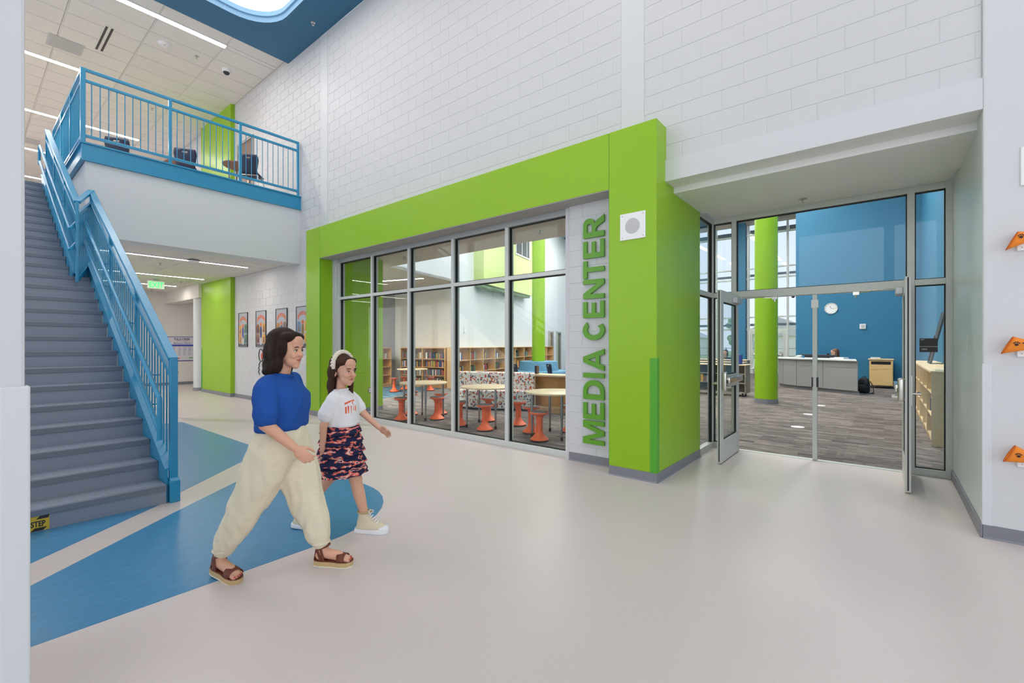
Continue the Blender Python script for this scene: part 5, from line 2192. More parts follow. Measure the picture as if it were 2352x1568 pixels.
# ---- low mobile bookcases seen past the left door
for i, (x, y, ln, lab) in enumerate(((-5.5, 13.95, 2.5, 'low mobile bookcase nearest the library doors'), (-6.4, 15.9, 2.9, 'low mobile bookcase behind the nearest one'), (-7.2, 18.3, 3.3, 'low mobile bookcase farthest from the doors'))):
    t = thing('mobile_bookcase', lab, 'bookcase', (x, y, 0))
    n = 3
    bw = ln / n
    for k in range(n + 1):
        m = MB()
        m.box(k * bw - .015, k * bw + .015, 0, .55, .09, .87)
        m.build('side_panel', M('greige_panel', '8b8374', .5), t)
    m = MB()
    m.box(-.03, ln + .03, -.02, .57, .87, .90)
    m.build('top_panel', maple_t, t, bevel=.006)
    for z in (.10, .36, .62):
        m = MB()
        m.box(.015, ln - .015, .01, .54, z, z + .022)
        m.build('shelf', M('greige_shelf', 'a2998a', .5), t)
    m = MB()
    m.box(.015, ln - .015, .265, .28, .12, .87)
    m.build('back_panel', M('greige_back', '5c564b', .6), t)
    for cx in (.08, ln - .08):
        for cy in (.08, .47):
            m = MB()
            m.cyl((cx - .015, cy, .045), (cx + .015, cy, .045), .045)
            m.box(cx - .02, cx + .02, cy - .02, cy + .02, .05, .10)
            m.build('caster', black, t, smooth=40)
put_books('on the nearest low mobile bookcase', 'books in the mobile bookcases', ((-5.5, 13.95), 0), .9, 1.6, .1, .382, 8, 1.0, .22)
put_books('on the nearest low mobile bookcase', 'books in the mobile bookcases', ((-5.5, 13.95), 0), .05, .8, .1, .642, 8, 1.0, .2)
t = thing('storage_box', 'blue box standing on the low mobile bookcase', 'box', (-3.28, 14.25, .90))
m = MB()
m.box(-.13, .13, -.1, .1, 0, .27)
m.build('box_body', M('box_blue', '1f3d94', .5), t, bevel=.004)
m = MB()
m.box(-.012, .012, -.104, -.1, .07, .20)
m.box(-.03, .03, -.104, -.1, .135, .155)
label_part(m.build('mark', wplas, t), 'white mark')
for fx_, fy_ in ((1832, 980), (1858, 951), (1884, 931)):
    q = zplane(fx_, fy_, 0.0)
    m = MB()
    m.lathe([(.105, 0.0), (.105, .0015)], 24, (q[0], q[1], 0))
    tag(m.build('floor_dot', wplas), 'white round floor dot in the row leading to the library desk', 'floor sticker', 'white dots on the library carpet')
t = thing('wall_camera', 'small white camera on the edge of the blue wall', 'camera', (-2.585, 20.25, 3.35))
m = MB()
m.box(-2.66, -2.585, 20.21, 20.29, 3.30, 3.36)
m.build('mount', wplas, t, w=True, bevel=.004)
m = MB()
m.ell((-2.68, 20.25, 3.30), (.06, .06, .06), 12, 8)
m.build('dome', dark, t, w=True, smooth=60)
# table, chair and reader by the tall windows
p = (-5.35, 20.1)
t = thing('reading_table', 'pale table by the tall library windows', 'table', (-5.55, 20.3, 0))
m = MB()
m.box(-.75, .75, -.4, .4, .70, .73)
m.build('table_top', maple_t, t, bevel=.004)
for x, y in ((-.68, -.34), (.68, -.34), (-.68, .34), (.68, .34)):
    m = MB()
    m.cyl((x, y, 0), (x, y, .70), .02)
    m.build('leg', grey_leg, t, smooth=40)
gc = M('grey_shell_plastic', 'b9bdc0', .45)
ch_ = shell_chair('shell_chair', 'pale grey shell chair by the blue window pier', (-4.42, 21.3, 0), R(200), .45)
for c in ch_.children:
    if c.name.startswith('shell'):
        c.data.materials[0] = gc

# ================================================================ outdoors
m = MB()
m.box(-60, 40, 25.9, 120, -.3, -.12)
struct('floor_ground', 'bright lawn outside the library', 'lawn', m, M('grass', 'b4c690', .9, var=(.6, .2)))
m = MB()
m.box(-30, 20, 25.7, 29.5, -.12, -.06)
struct('floor_path', 'concrete walk outside the library windows', 'path', m, M('concrete', 'c9c6bf', .8))
for x, y, wd, h, lab, c in ((-24, 62, 9, 4.2, 'pale house with gable roof far across the lawn', 'ecebe8'), (-11, 70, 10, 4.6, 'cream house behind the lawn fence', 'efece4'), (-40, 66, 10, 4.4, 'grey house far across the lawn', 'e6e9ec')):
    t = thing('house', lab, 'house', (x, y, -.12))
    m = MB()
    m.box(-wd / 2, wd / 2, 0, 7, 0, h * .6)
    m.build('walls', M('siding', c, .8), t)
    m = MB()
    m.prism([(-wd / 2 - .4, h * .6), (wd / 2 + .4, h * .6), (0, h * 1.15)], -.4, 7.4, 'y')
    m.build('roof', M('shingles', 'd2d0cc', .9), t)
    for k in (-1, 1):
        m = MB()
        m.box(k * wd * .25 - .5, k * wd * .25 + .5, -.03, 0, h * .2, h * .45)
        m.build('window', M('house_pane', 'c3cbd2', .2), t)
fc = thing('fence', 'thin metal fence across the lawn', 'fence', (-12, 48, -.12))
m = MB()
for z in (.5, 1.2):
    m.box(-25, 25, -.02, .02, z, z + .04)
m.build('rail', grey_leg, fc)
q = MB()
q.cyl((0, 0, 0), (0, 0, 1.3), .04, 6)
me = q.mesh('post', grey_leg)
for k in range(21):
    place('post', me, fc, loc=(-25 + k * 2.5, 0, 0))
for x, y, h, lab in ((-17.5, 50, 4.2, 'conical evergreen tree on the lawn'), (-13, 58, 5.0, 'round leafy tree near the cream house'), (-29, 55, 5.5, 'broad leafy tree by the pale house')):
    t = thing('tree', lab, 'tree', (x, y, -.12))
    m = MB()
    m.cyl((0, 0, 0), (0, 0, h * .45), .14, 8, .09)
    m.build('trunk', M('bark', '6b5a48', .9), t)
    m = MB()
    rr = random.Random(x)
    for k in range(40):
        z = rr.uniform(.25, 1.0)
        a, d_ = rr.uniform(0, 6.28), rr.uniform(.2, 1) * ((1 - z) * h * .32 + .2 if h < 4.5 else math.sin(z * 2.6) * h * .3)
        m.ell((d_ * math.cos(a), d_ * math.sin(a), z * h), (h * .09, h * .09, h * .08), 7, 5)
    m.build('foliage', M('leaves', 'aec39c', .9, var=(3, .2)), t, kind='stuff')

# ================================================================ people
skin = M('skin', 'd9a58a', .5, spec=.3)
skin2 = M('skin_light', 'd8a68c', .5, spec=.3)
hair1 = M('hair_dark_brown', '2c1e18', .6, spec=.15, var=(60, .35, (1, 1, .15)), bump=(90, .5))
hair2 = M('hair_brown', '412a1f', .6, spec=.15, var=(60, .3, (1, 1, .12)), bump=(90, .5))
polo = M('blue_knit', '2352a0', .85, spec=.2, bump=(9, .9))
linen = M('cream_cloth', 'e2d8be', .85, bump=(11, 1.0), var=(14, .03, (1, 1, 5)))
tee = M('white_cotton', 'e4e4e6', .9, spec=.2, bump=(12, .8))
jute = M('jute', 'c9ad7d', .9, bump=(220, .6))
cream_sole = M('cream_rubber', 'e2dbc8', .6)
leather = M('brown_leather', '6a3320', .5)
sneaker = M('cream_canvas', 'd9cdb2', .8)
sole_w = M('white_rubber', 'e9e9ec', .5)
ruffle = ramp_mat('ruffle_print', 'noise', 16, [(0, '1c2140'), (.50, '1c2140'), (.53, 'd9695a'), (.60, 'e6c9c2'), (.64, '232848'), (.74, 'c9564c')], .9, (.8, .8, 2.6))
lip = M('lips', 'b86a62', .5)
eye_w = M('eye_white', 'e8e6e2', .3)
eye_d = M('eye_dark', '2a1c14', .3)
brow_m = M('brow', '3a281e', .7)
nail = M('nail_red', 'c5453f', .35)


def merge(a, b, Mx):
    a.add([tuple(Mx @ Vector(p)) for p in b.v], b.f)


def hand(mb, wrist, d, n, sc=1.0, curl=.35, thumb=1):
    """wrist point, finger direction d, palm normal n; thumb=+1/-1 picks the side"""
    d, n = Vector(d).normalized(), Vector(n)
    n = (n - d * n.dot(d)).normalized()
    s_ = d.cross(n) * thumb
    w_ = Vector(wrist)
    rot = Matrix((d, s_, n)).transposed()
    mb.ell(w_ + d * .012 * sc, (.03 * sc, .022 * sc, .017 * sc), 12, 8, rot)
    mb.ell(w_ + d * .05 * sc, (.048 * sc, .038 * sc, .015 * sc), 14, 8, rot)
    for k, (o, ln) in enumerate(((.029, .066), (.0105, .076), (-.009, .071), (-.027, .055))):
        p = w_ + d * (.084 - abs(o) * .25) * sc + s_ * o * sc
        a = .12 + .04 * k
        for j, fr_ in enumerate((.44, .32, .26)):
            dr = (d * math.cos(a) + n * math.sin(a) + s_ * o * 2.0 * (1 if j == 0 else .3)).normalized()
            q = p + dr * ln * fr_ * sc
            r0 = (.0082 - .0007 * j) * sc
            mb.cap(p, q, r0, r0 * .93, 8)
            p = q
            a += curl * (1.1 + .1 * k)
    p = w_ + d * .028 * sc + s_ * .028 * sc + n * .004
    for j, (ln, aa, bb) in enumerate(((.036, .50, .35), (.028, .12, .55), (.022, -.15, .75))):
        dr = (d * .9 + s_ * aa + n * bb).normalized()
        q = p + dr * ln * sc
        mb.cap(p, q, (.0115 - .0015 * j) * sc, (.0105 - .0015 * j) * sc, 8)
        p = q


def head_parts(sc=1.0, child=False):
    """head about the origin = middle of the skull base; x forward"""
    m = MB()
    m.ell((-.012, 0, .055), (.098 * sc, .076 * sc, .088 * sc), 20, 14)
    m.ell((.035, 0, .01), (.062 * sc, .062 * sc, .085 * sc), 18, 12)
    m.ell((.048, 0, -.055), (.046 * sc, .046 * sc, .036 * sc), 16, 10)
    m.ell((.068 if child else .074, 0, -.078 if child else -.083), (.022 * sc, .024 * sc, .018 * sc), 12, 8)
    for s_ in (-1, 1):
        m.ell((.052, s_ * .022, -.045), (.036, .034, .04), 12, 8)
    m.ell((.078, .032, -.015), (.022, .022, .022), 10, 8)
    m.ell((.078, -.032, -.015), (.022, .022, .022), 10, 8)
    m.ell((.088, 0, .045), (.014, .048, .012), 12, 8)
    m.ell((.075, 0, .075), (.03, .05, .04), 12, 8)
    m.cap((.094, 0, .03), (.112, 0, -.008), .007, .0115, 8)
    m.ell((.102, .010, -.011), (.010, .008, .007), 8, 6)
    m.ell((.102, -.010, -.011), (.010, .008, .007), 8, 6)
    m.ell((.093, 0, -.036), (.010, .022, .006), 10, 6)
    m.ell((.091, 0, -.046), (.010, .019, .006), 10, 6)
    for s_ in (-1, 1):
        m.ell((-.005, s_ * .076 * sc, .0), (.018, .008, .03), 10, 8)
    return m


def face_bits(person, Mx):
    def put(nm, mb, mat):
        mb.v = [tuple(Mx @ Vector(p)) for p in mb.v]
        mb.build(nm, mat, person, smooth=60)
    for s_ in (-1, 1):
        m = MB()
        m.ell((.0885, s_ * .030, .017), (.009, .0120, .0055), 12, 8)
        put('eye', m, eye_w)
        m = MB()
        m.ell((.0955, s_ * .029, .0172), (.0035, .0062, .0056), 10, 6)
        put('iris', m, eye_d)
        m = MB()
        m.tube([(.094, s_ * .047, .036), (.101, s_ * .034, .042), (.103, s_ * .018, .039)], [.002, .0035, .003], 6)
        put('eyebrow', m, brow_m)
        m = MB()
        m.tube([(.090, s_ * .044, .018), (.0975, s_ * .032, .0255), (.097, s_ * .018, .020)], .0017, 5)
        put('eyelash', m, eye_d)
    m = MB()
    m.tube([(.094, -.021, -.041), (.1035, -.007, -.0375), (.1035, .007, -.0375), (.094, .021, -.041)], [.0015, .0045, .0045, .0015], 6)
    m.tube([(.093, -.018, -.043), (.101, 0, -.0465), (.093, .018, -.043)], [.0015, .0048, .0015], 6)
    put('lips', m, lip)


def rotz_about(p, a, tilt=0.0):
    return Matrix.Translation(p) @ Matrix.Rotation(a, 4, 'Z') @ Matrix.Rotation(tilt, 4, 'Y')


# ---------------------------------------------------------------- the woman
wp = cam_pt(-1.4934, 2.94)
W_ = thing('person', 'walking woman in blue knit shirt and loose cream trousers', 'person', (*wp, 0), YAW)
HM_ = rotz_about((.035, 0, 1.415), R(-12), R(4))
b = MB()
merge(b, head_parts(1.06), HM_)
b.cap((-.005, 0, 1.24), (.022, 0, 1.37), .056, .052)
b.loft([(-.01, 0, .84, .10, .15), (0, 0, .95, .10, .135), (.01, 0, 1.05, .105, .145), (.005, 0, 1.16, .10, .155), (-.005, 0, 1.22, .07, .13), (-.005, 0, 1.26, .052, .065)], 20)
for sh, el, wr, hd, th in (((-.005, -.155, 1.20), (.02, -.222, .99), (.185, -.205, .845), (.72, .06, -.66), 1), ((-.005, .155, 1.20), (-.03, .21, .99), (.05, .21, .80), (.4, -.05, -.9), -1)):
    b.cap(sh, el, .046, .042)
    b.cap(el, wr, .041, .026)
    hand(b, wr, hd, (-.1, .9 * th, -.1), 1.0, .62, th)
# legs and bare feet
for hp, kn, an, y in (((-.01, -.08, .84), (-.11, -.085, .53), (-.335, -.065, .155), -.08), ((.01, .075, .84), (.105, .08, .53), (.228, .08, .135), .08)):
    b.cap(hp, kn, .078, .045)
    b.cap(kn, an, .044, .034)


def bare_foot(mb, Mx):
    f = MB()
    f.ell((-.085, 0, .072), (.036, .031, .036), 12, 8)
    f.cap((-.07, 0, .13), (-.06, 0, .085), .034, .034)
    f.cap((-.06, 0, .085), (.045, .0, .068), .034, .032)
    f.ell((.055, 0, .060), (.05, .042, .022), 14, 8)
    for k, (o, r_, x) in enumerate(((-.030, .0125, .118), (-.011, .0095, .122), (.005, .009, .117), (.020, .0085, .108), (.034, .008, .096))):
        f.cap((x - .03, o, .055), (x, o * 1.02, .052), r_, r_ * .95, 8)
    merge(mb, f, Mx)


FR = Matrix.Translation((.305, .08, -.002)) @ Matrix.Rotation(R(-4), 4, 'Z')
RR = Matrix.Translation((-.305, -.085, .0)) @ Matrix.Rotation(R(-24), 4, 'Z') @ Matrix.Rotation(R(6), 4, 'Y')
bare_foot(b, FR)
bare_foot(b, RR)
blob('body', b, .005, 3, skin, W_)
face_bits(W_, HM_)
# hair
h = MB()
for c, r_ in (((-.03, 0, .07), (.108, .094, .092)), ((-.075, 0, .0), (.068, .09, .11)), ((-.085, 0, -.085), (.055, .088, .07)), ((-.02, .077, -.0), (.05, .024, .09)), ((-.015, -.08, .0), (.052, .024, .09)), ((.0, -.078, -.07), (.042, .026, .065)), ((-.05, -.065, -.11), (.05, .04, .05)), ((-.05, .065, -.11), (.05, .04, .05)), ((.035, -.04, .10), (.052, .05, .034)), ((.035, .04, .10), (.052, .05, .034)), ((.045, 0, .112), (.045, .05, .028)), ((.03, -.074, .03), (.032, .02, .065)), ((.03, .074, .03), (.032, .02, .065)), ((-.11, 0, -.13), (.03, .07, .035))):
    h.ell(c, r_, 16, 10)
h.v = [tuple(HM_ @ Vector(p)) for p in h.v]
blob('hair', h, .0065, 4, hair1, W_)
# knit shirt
s_ = MB()
s_.loft([(.0, 0, .925, .135, .17, 2.3), (.005, 0, .94, .145, .18, 2.3), (.01, 0, 1.0, .143, .178, 2.3), (.02, 0, 1.08, .147, .182, 2.3), (.022, 0, 1.14, .14, .182, 2.2), (.005, 0, 1.20, .115, .18, 2.1), (-.005, 0, 1.25, .085, .15, 2), (.0, 0, 1.275, .062, .072, 2)], 32)
for sy in (-1, 1):
    for a, c in (((-.005, sy * .11, 1.222, .062), (-.002, sy * .160, 1.205, .068)), ((-.002, sy * .160, 1.205, .068), (.008, sy * .198, 1.12, .070)), ((.008, sy * .198, 1.12, .070), (.016, sy * .216, 1.04, .074))):
        s_.cap(a[:3], c[:3], a[3], c[3], 18)
blob('shirt', s_, .008, 4, polo, W_, folds=(.012, 9, 9, 7))
m = MB()
m.tube([(.002 + .062 * math.cos(R(a)), .068 * math.sin(R(a)), 1.275 - .014 * math.cos(R(a))) for a in range(0, 360, 18)], .013, 8, closed=True)
m.build('collar', polo, W_, smooth=60)
for sy in ():
    m = MB()
    m.tube([(.020 + .076 * math.cos(R(a)) * .93, sy * .218 + .068 * math.sin(R(a)), 1.003) for a in range(0, 360, 18)], .005, 6, closed=True)
    m.build('cuff', polo, W_, smooth=60)
# trousers
t_ = MB()
t_.loft([(0, 0, .985, .125, .16), (0, 0, .95, .135, .165), (0, 0, .88, .155, .175), (0, 0, .80, .165, .175), (0, 0, .74, .15, .165)], 28)
for P in (((-.01, -.075, .80, .145), (-.07, -.08, .66, .135), (-.125, -.085, .53, .118), (-.205, -.08, .39, .102), (-.285, -.07, .26, .083), (-.318, -.066, .195, .070), (-.33, -.065, .175, .060)),
          ((.015, .07, .80, .145), (.06, .075, .66, .135), (.10, .08, .53, .122), (.15, .08, .39, .105), (.195, .08, .26, .085), (.215, .08, .195, .072), (.222, .08, .165, .060))):
    for a, c in zip(P, P[1:]):
        t_.cap(a[:3], c[:3], a[3], c[3], 18)
blob('trousers', t_, .009, 5, linen, W_, folds=(.014, 13, 13, 4))
for c in ((-.333, -.065, .172, .052), (.223, .08, .160, .052)):
    m = MB()
    m.tube([(c[0] + c[3] * math.cos(R(a)), c[1] + c[3] * math.sin(R(a)), c[2]) for a in range(0, 360, 18)], .010, 6, closed=True)
    m.build('hem', linen, W_, smooth=60)
m = MB()
m.tube([(.136 * math.cos(R(a)), .168 * math.sin(R(a)), .965) for a in range(0, 360, 15)], .012, 6, closed=True)
m.build('waistband', linen, W_, smooth=60)


def sandal(Mx):
    t = bpy.data.objects.new('sandal', None)
    out = [(-.125, -.0), (-.118, -.028), (-.08, -.038), (0, -.040), (.06, -.050), (.11, -.047), (.135, -.025), (.14, 0), (.13, .025), (.10, .042), (.05, .046), (0, .040), (-.08, .038), (-.118, .028)]
    def put(nm, mb, mat, par=None, **k):
        mb.v = [tuple(Mx @ Vector(p)) for p in mb.v]
        return mb.build(nm, mat, par or W_, **k)
    m = MB()
    m.prism(out, .002, .012)
    so = put('sandal_sole', m, cream_sole, bevel=.002)
    m = MB()
    m.prism([(x * .985, y * .985) for x, y in out], .012, .040)
    put('jute_midsole', m, jute, so)
    m = MB()
    m.prism(out, .040, .046)
    put('footbed', m, leather, so, bevel=.002)
    # bands
    m = MB()
    n = 9
    vs = []
    for xx in (.045, .095):
        for k in range(n):
            a = PI * k / (n - 1)
            vs.append((xx - .008 * math.sin(a), -.049 * math.cos(a) if k not in (0, n - 1) else math.copysign(.047, -math.cos(a)), .044 + .047 * math.sin(a) * (1.0 if xx < .07 else .74)))
    m.add(vs, [(k, k + 1, n + k + 1, n + k) for k in range(n - 1)])
    o = put('toe_strap', m, leather, so, smooth=60)
    q = o.modifiers.new('thickness', 'SOLIDIFY')
    q.thickness = .004
    q.offset = 1
    m = MB()
    m.tube([(-.064 + .040 * math.cos(R(a)), .037 * math.sin(R(a)), .128 + .012 * math.cos(R(a))) for a in range(0, 360, 20)], .006, 6, closed=True)
    for s0 in (-1, 1):
        m.bar((-.068, s0 * .037, .125), (-.045, s0 * .039, .045), .004, .016, (1, 0, 0))
        m.bar((-.098, s0 * .024, .115), (-.065, s0 * .038, .05), .004, .016, (1, 0, 0))
    m.bar((-.121, 0, .045), (-.106, 0, .125), .036, .005, (1, 0, 0))
    put('ankle_strap', m, leather, so, smooth=40)
    for k, (o_, x) in enumerate(((-.030, .127), (-.011, .129), (.005, .124), (.020, .115))):
        m = MB()
        m.ell((x, o_, .060), (.007, .006 if k else .008, .003), 8, 5)
        put('toenail', m, nail, so)
    bpy.data.objects.remove(t)


sandal(FR)
sandal(RR)

# ---------------------------------------------------------------- the girl
gp = cam_pt(-1.328, 3.55)
G_ = thing('person', 'walking girl in white T-shirt and dark ruffled skirt', 'person', (*gp, 0), YAW)
GM = rotz_about((.012, 0, 1.245), R(-30), R(3))
b = MB()
hp_ = head_parts(.98, True)
merge(b, hp_, GM)
b.cap((-.01, 0, 1.07), (.0, 0, 1.20), .040, .038)
b.loft([(0, 0, .74, .09, .115), (0, 0, .84, .085, .105), (0, 0, .95, .085, .115), (0, 0, 1.04, .08, .125), (-.01, 0, 1.085, .055, .105), (-.01, 0, 1.11, .04, .05)], 20)
b.cap((-.015, -.125, 1.06), (-.075, -.165, .855), .036, .030)
b.cap((-.075, -.165, .855), (-.085, -.15, .675), .029, .020)
hand(b, (-.085, -.15, .675), (.05, .12, -1), (.25, .9, .1), .84, .4, 1)
b.cap((0, .125, 1.06), (.125, .145, .905), .036, .030)
b.cap((.125, .145, .905), (.255, .125, .795), .029, .020)
hand(b, (.255, .125, .795), (.80, -.10, -.48), (-.1, -.9, -.25), .84, .30, -1)
for hp, kn, an in (((.02, -.055, .78), (.118, -.03, .415), (.178, -.0, .14)), ((-.02, .06, .78), (-.115, .075, .415), (-.335, .085, .165))):
    b.cap(hp, kn, .072, .046)
    cf_ = tuple(kn[i] * .62 + an[i] * .38 for i in range(3))
    b.cap(kn, cf_, .045, .047)
    b.cap(cf_, an, .047, .030)
    b.ell((kn[0] + .012, kn[1], kn[2] + .005), (.042, .042, .05), 10, 8)
    b.cap(an, (an[0] + .05, an[1], an[2] - .09), .030, .028)
blob('body', b, .0046, 3, skin2, G_)
face_bits(G_, GM)
h = MB()
for c, r_ in (((-.028, 0, .066), (.102, .086, .088)), ((-.075, 0, .0), (.055, .082, .10)), ((-.085, 0, -.10), (.042, .078, .10)), ((-.085, 0, -.19), (.034, .068, .09)), ((-.015, .073, .0), (.045, .02, .09)), ((-.03, -.074, .02), (.042, .018, .07)), ((.0, .076, -.09), (.03, .018, .09)), ((.005, .078, -.17), (.022, .016, .07)), ((-.05, -.068, -.10), (.03, .02, .10)), ((.03, -.04, .09), (.05, .045, .032)), ((.03, .04, .09), (.05, .045, .032)), ((.04, 0, .104), (.045, .045, .026)), ((.03, .07, .03), (.028, .016, .05))):
    h.ell(c, r_, 16, 10)
h.v = [tuple(GM @ Vector(p)) for p in h.v]
blob('hair', h, .006, 4, hair2, G_)
hb = bpy.data.objects
m = MB()
pth = []
for k in range(17):
    a = R(-12 + 204 * k / 16)
    pth.append(GM @ Vector((-.005 - .012 * math.sin(a), .092 * math.cos(a), .055 + .105 * math.sin(a))))
m.tube(pth, [.012] + [.017] * 15 + [.012], 10)
hbo = m.build('headband', M('headband_cream', 'e3d9c6', .85, bump=(60, .6)), G_, smooth=60)
for k in range(1, 16):
    m = MB()
    m.ell(tuple(pth[k] + (pth[k] - GM @ Vector((0, 0, .03))).normalized() * .008), (.018, .013, .012), 10, 6)
    m.build('braid_knot', hbo.data.materials[0], hbo, smooth=60)
# T-shirt
s_ = MB()
s_.loft([(0, 0, .838, .122, .142, 2.3), (0, 0, .85, .13, .15, 2.3), (0, 0, .92, .124, .145, 2.3), (.005, 0, 1.0, .116, .145, 2.2), (0, 0, 1.06, .098, .142, 2.1), (-.008, 0, 1.095, .066, .115, 2), (-.008, 0, 1.118, .05, .055, 2)], 30)
for a, c in (((-.01, -.095, 1.06, .055), (-.018, -.125, 1.045, .052)), ((-.018, -.125, 1.045, .052), (-.045, -.15, .98, .056)), ((-.045, -.15, .98, .056), (-.060, -.16, .94, .060))):
    s_.cap(a[:3], c[:3], a[3], c[3], 16)
q_ = [(-.0, .10, 1.06, .052), (.02, .128, 1.04, .054), (.055, .142, .995, .056), (.085, .146, .955, .058)]
for a, c in zip(q_, q_[1:]):
    s_.cap(a[:3], c[:3], a[3], c[3], 14)
blob('t_shirt', s_, .007, 4, tee, G_, folds=(.006, 14, 14, 9))
m = MB()
m.tube([(-.006 + .052 * math.cos(R(a)), .054 * math.sin(R(a)), 1.112 + .008 * math.cos(R(a))) for a in range(0, 360, 20)], .007, 6, closed=True)
m.build('neckband', tee, G_, smooth=60)
op = M('orange_print', 'e8683a', .7)


def chest(a, z):
    k = .119 if z < 1.0 else .119 - (z - 1.0) * .35
    return Vector(((k + .004) * math.cos(a), -(.146 + .003) * math.sin(a), z))


m = MB()
for a0, z0, a1, z1 in ((.25, 1.035, .62, 1.030), (.62, 1.03, .95, 1.018), (.45, 1.03, .45, .965), (.62, 1.0, .62, .94), (.78, 1.0, .78, .945), (.45, .98, .8, .972), (.30, .995, .30, .955), (.62, .955, .92, .95), (.92, .995, .92, .945)):
    m.bar(chest(a0, z0), chest(a1, z1), .004, .013)
m.build('shirt_print', op, G_)
# tiered skirt
m = MB()
n = 48
rg = []
for k in range(5):
    zt, zb = .875 - k * .078, .875 - (k + 1) * .078 - .012
    rt, rb = .112 + k * .010, .150 + k * .012
    for z, r_ in ((zt, rt), ((zt * .5 + zb * .5), (rt + rb) / 2), (zb, rb), (zb + .004, rb - .012)):
        rg.append((z, r_, .0 if z == zt else .05))
vs = []
for j, (z, r_, wv) in enumerate(rg):
    for k in range(n):
        a = 2 * PI * k / n
        rr_ = r_ * (1 + wv * math.sin(a * 11 + (j // 4) * 1.7))
        vs.append((rr_ * math.cos(a) - .005, rr_ * 1.14 * math.sin(a), z))
m.add(vs, [(j * n + k, j * n + (k + 1) % n, (j + 1) * n + (k + 1) % n, (j + 1) * n + k) for j in range(len(rg) - 1) for k in range(n)])
sk = m.build('skirt', ruffle, G_, smooth=60)


def shoe(Mx, nm):
    u = MB()
    u.loft([(-.02, 0, .030, .125, .043, 2.6), (-.015, 0, .05, .12, .042, 2.5), (-.025, 0, .075, .105, .038, 2.3), (-.055, 0, .095, .072, .036, 2.1), (-.068, 0, .125, .050, .038, 2), (-.07, 0, .158, .050, .040, 2)], 22)
    u.v = [tuple(Mx @ Vector(p)) for p in u.v]
    up = blob(nm, u, .007, 3, sneaker, G_)
    out = [(-.150, 0), (-.140, -.030), (-.10, -.040), (0, -.042), (.06, -.050), (.10, -.042), (.122, -.018), (.125, 0), (.122, .018), (.10, .042), (.06, .050), (0, .042), (-.10, .040), (-.14, .030)]
    m = MB()
    m.prism(out, 0, .034)
    m.v = [tuple(Mx @ Vector(p)) for p in m.v]
    m.build('rubber_sole', sole_w, up, bevel=.006, seg=2, smooth=50)
    m = MB()
    m.ell((.08, 0, .036), (.045, .046, .024), 14, 8)
    m.v = [tuple(Mx @ Vector(p)) for p in m.v]
    m.build('toe_cap', sole_w, up, smooth=60)
    m = MB()
    for k in range(6):
        x, z = .035 - k * .016, .082 + k * .014
        m.tube([(x, -.026, z), (x + .012, 0, z + .012), (x, .026, z)], .0045, 6)
    for s0 in (-1, 1):
        m.tube([(-.045, 0, .158), (-.03, s0 * .018, .168), (-.012, s0 * .034, .160), (-.012, s0 * .030, .148), (-.03, s0 * .012, .150)], .004, 6)
    m.v = [tuple(Mx @ Vector(p)) for p in m.v]
    m.build('laces', sole_w, up, smooth=60)
    m = MB()
    m.tube([(-.07 + .053 * math.cos(R(a)), .043 * math.sin(R(a)), .162) for a in range(0, 360, 24)], .007, 6, closed=True)
    m.v = [tuple(Mx @ Vector(p)) for p in m.v]
    m.build('ankle_trim', M('sneaker_tan', 'b79f77', .8), up, smooth=60)


shoe(Matrix.Translation((.245, .0, 0)) @ Matrix.Rotation(R(-6), 4, 'Z'), 'sneaker')
shoe(Matrix.Translation((-.29, .085, .0)) @ Matrix.Rotation(R(-4), 4, 'Z') @ Matrix.Rotation(R(4), 4, 'Y'), 'sneaker')


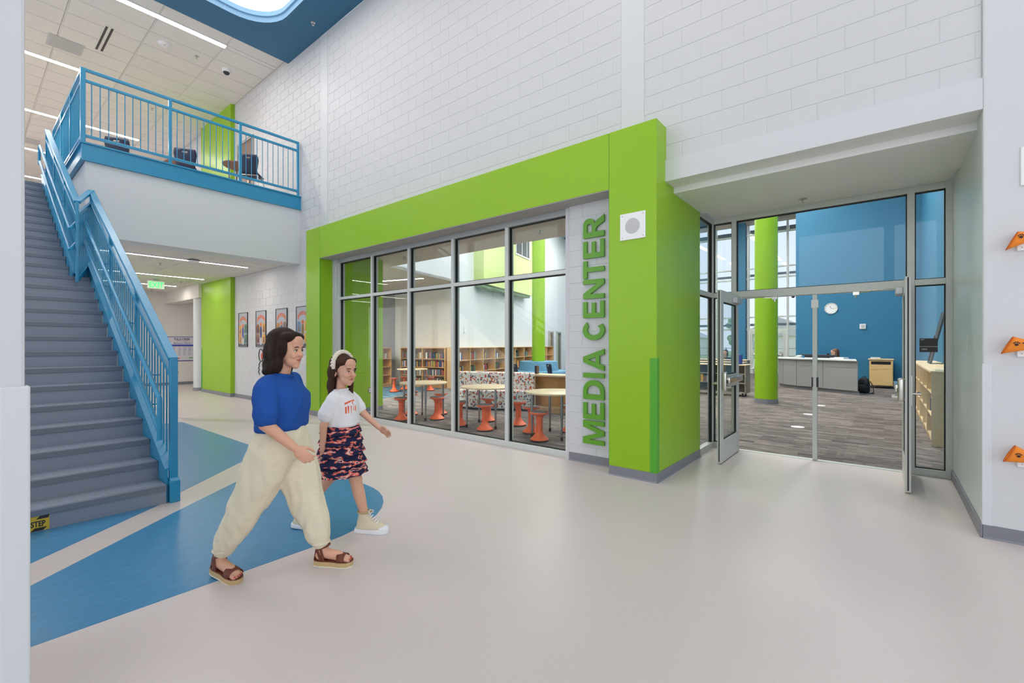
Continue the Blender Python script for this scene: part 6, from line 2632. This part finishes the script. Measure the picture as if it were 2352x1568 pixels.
# ---------------------------------------------------------------- seated people in the library
def seated(label, loc, rz, shirt_c, hair_c, seat=.45):
    P = thing('person', label, 'person', loc, rz)
    sm, hm = M('seated_shirt', shirt_c, .8), M('seated_hair', hair_c, .6)
    Mx = rotz_about((.03, 0, seat + .70), 0, R(8))
    b = MB()
    merge(b, head_parts(1.05), Mx)
    b.cap((0, 0, seat + .50), (.02, 0, seat + .64), .055, .05)
    b.loft([(0, 0, seat, .11, .17), (0, 0, seat + .2, .10, .14), (0, 0, seat + .40, .10, .17), (0, 0, seat + .50, .06, .12)], 16)
    for sy in (-1, 1):
        b.cap((0, sy * .17, seat + .46), (.08, sy * .24, seat + .22), .05, .042)
        b.cap((.08, sy * .24, seat + .22), (.33, sy * .14, seat + .30), .04, .028)
        hand(b, (.33, sy * .14, seat + .30), (1, -sy * .2, -.05), (0, 0, -1), .95, .3, sy)
        b.cap((.02, sy * .09, seat + .04), (.42, sy * .11, seat + .05), .085, .06)
        b.cap((.42, sy * .11, seat + .05), (.40, sy * .11, .08), .055, .04)
        b.cap((.39, sy * .11, .04), (.56, sy * .11, .035), .035, .03)
    blob('body', b, .011, 3, skin, P)
    face_bits(P, Mx)
    h = MB()
    for c, r_ in (((-.03, 0, .07), (.106, .09, .09)), ((-.075, 0, .0), (.06, .085, .11)), ((-.07, 0, -.09), (.05, .085, .09)), ((-.02, .076, -.01), (.045, .02, .09)), ((-.02, -.076, -.01), (.045, .02, .09)), ((.04, 0, .10), (.05, .07, .03))):
        h.ell(c, r_, 14, 8)
    h.v = [tuple(Mx @ Vector(p)) for p in h.v]
    blob('hair', h, .009, 3, hm, P)
    s_ = MB()
    s_.loft([(0, 0, seat - .02, .13, .185), (0, 0, seat + .2, .125, .165), (.01, 0, seat + .38, .125, .185), (0, 0, seat + .47, .09, .165), (0, 0, seat + .54, .06, .07)], 18)
    for sy in (-1, 1):
        s_.cap((0, sy * .165, seat + .45), (.075, sy * .235, seat + .24), .065, .058)
        s_.cap((.075, sy * .235, seat + .24), (.25, sy * .175, seat + .285), .052, .042)
    blob('shirt', s_, .014, 4, sm, P)
    t_ = MB()
    t_.loft([(0, 0, seat - .06, .12, .18), (0, 0, seat + .08, .13, .185)], 16)
    for sy in (-1, 1):
        t_.cap((.02, sy * .09, seat + .03), (.42, sy * .11, seat + .04), .10, .075)
        t_.cap((.42, sy * .11, seat + .04), (.40, sy * .11, .16), .07, .06)
    blob('trousers', t_, .015, 4, M('seated_trousers', '2b2e38', .8), P)
    return P


def task_chair(label, loc, rz):
    t = thing('task_chair', label, 'chair', loc, rz)
    m = MB()
    m.loft([(0, 0, .37, .20, .20, 3), (0, 0, .385, .22, .22, 3), (0, 0, .40, .21, .21, 3)], 20)
    m.build('seat', dark, t, smooth=50)
    m = MB()
    m.prism([(-.26, .50), (-.23, .50), (-.26, .92), (-.29, .92)], -.2, .2, 'y')
    m.build('backrest', dark, t, bevel=.01)
    m = MB()
    m.bar((-.14, 0, .36), (-.25, 0, .6), .05, .02)
    m.build('back_stem', black, t)
    m = MB()
    m.cyl((0, 0, .08), (0, 0, .38), .03)
    m.build('column', grey_leg, t, smooth=40)
    for k in range(5):
        a = 2 * PI * k / 5
        m = MB()
        m.bar((0, 0, .09), (.27 * math.cos(a), .27 * math.sin(a), .06), .04, .03)
        m.ell((.27 * math.cos(a), .27 * math.sin(a), .03), .03, 8, 6)
        m.build('base_arm', black, t)


lp_ = (-1.25, 18.75, 0)
task_chair('black task chair behind the library desk', lp_, R(-150))
seated('librarian seated behind the desk looking at the monitors', lp_, R(-150), '26303c', '6b4630', .47)
rp_ = (-5.28, 21.05, 0)
task_chair('black task chair at the window table', rp_, R(-95))
seated('seated reader in dark clothing at the window table', rp_, R(-95), '2a2f33', '2e2622', .40)
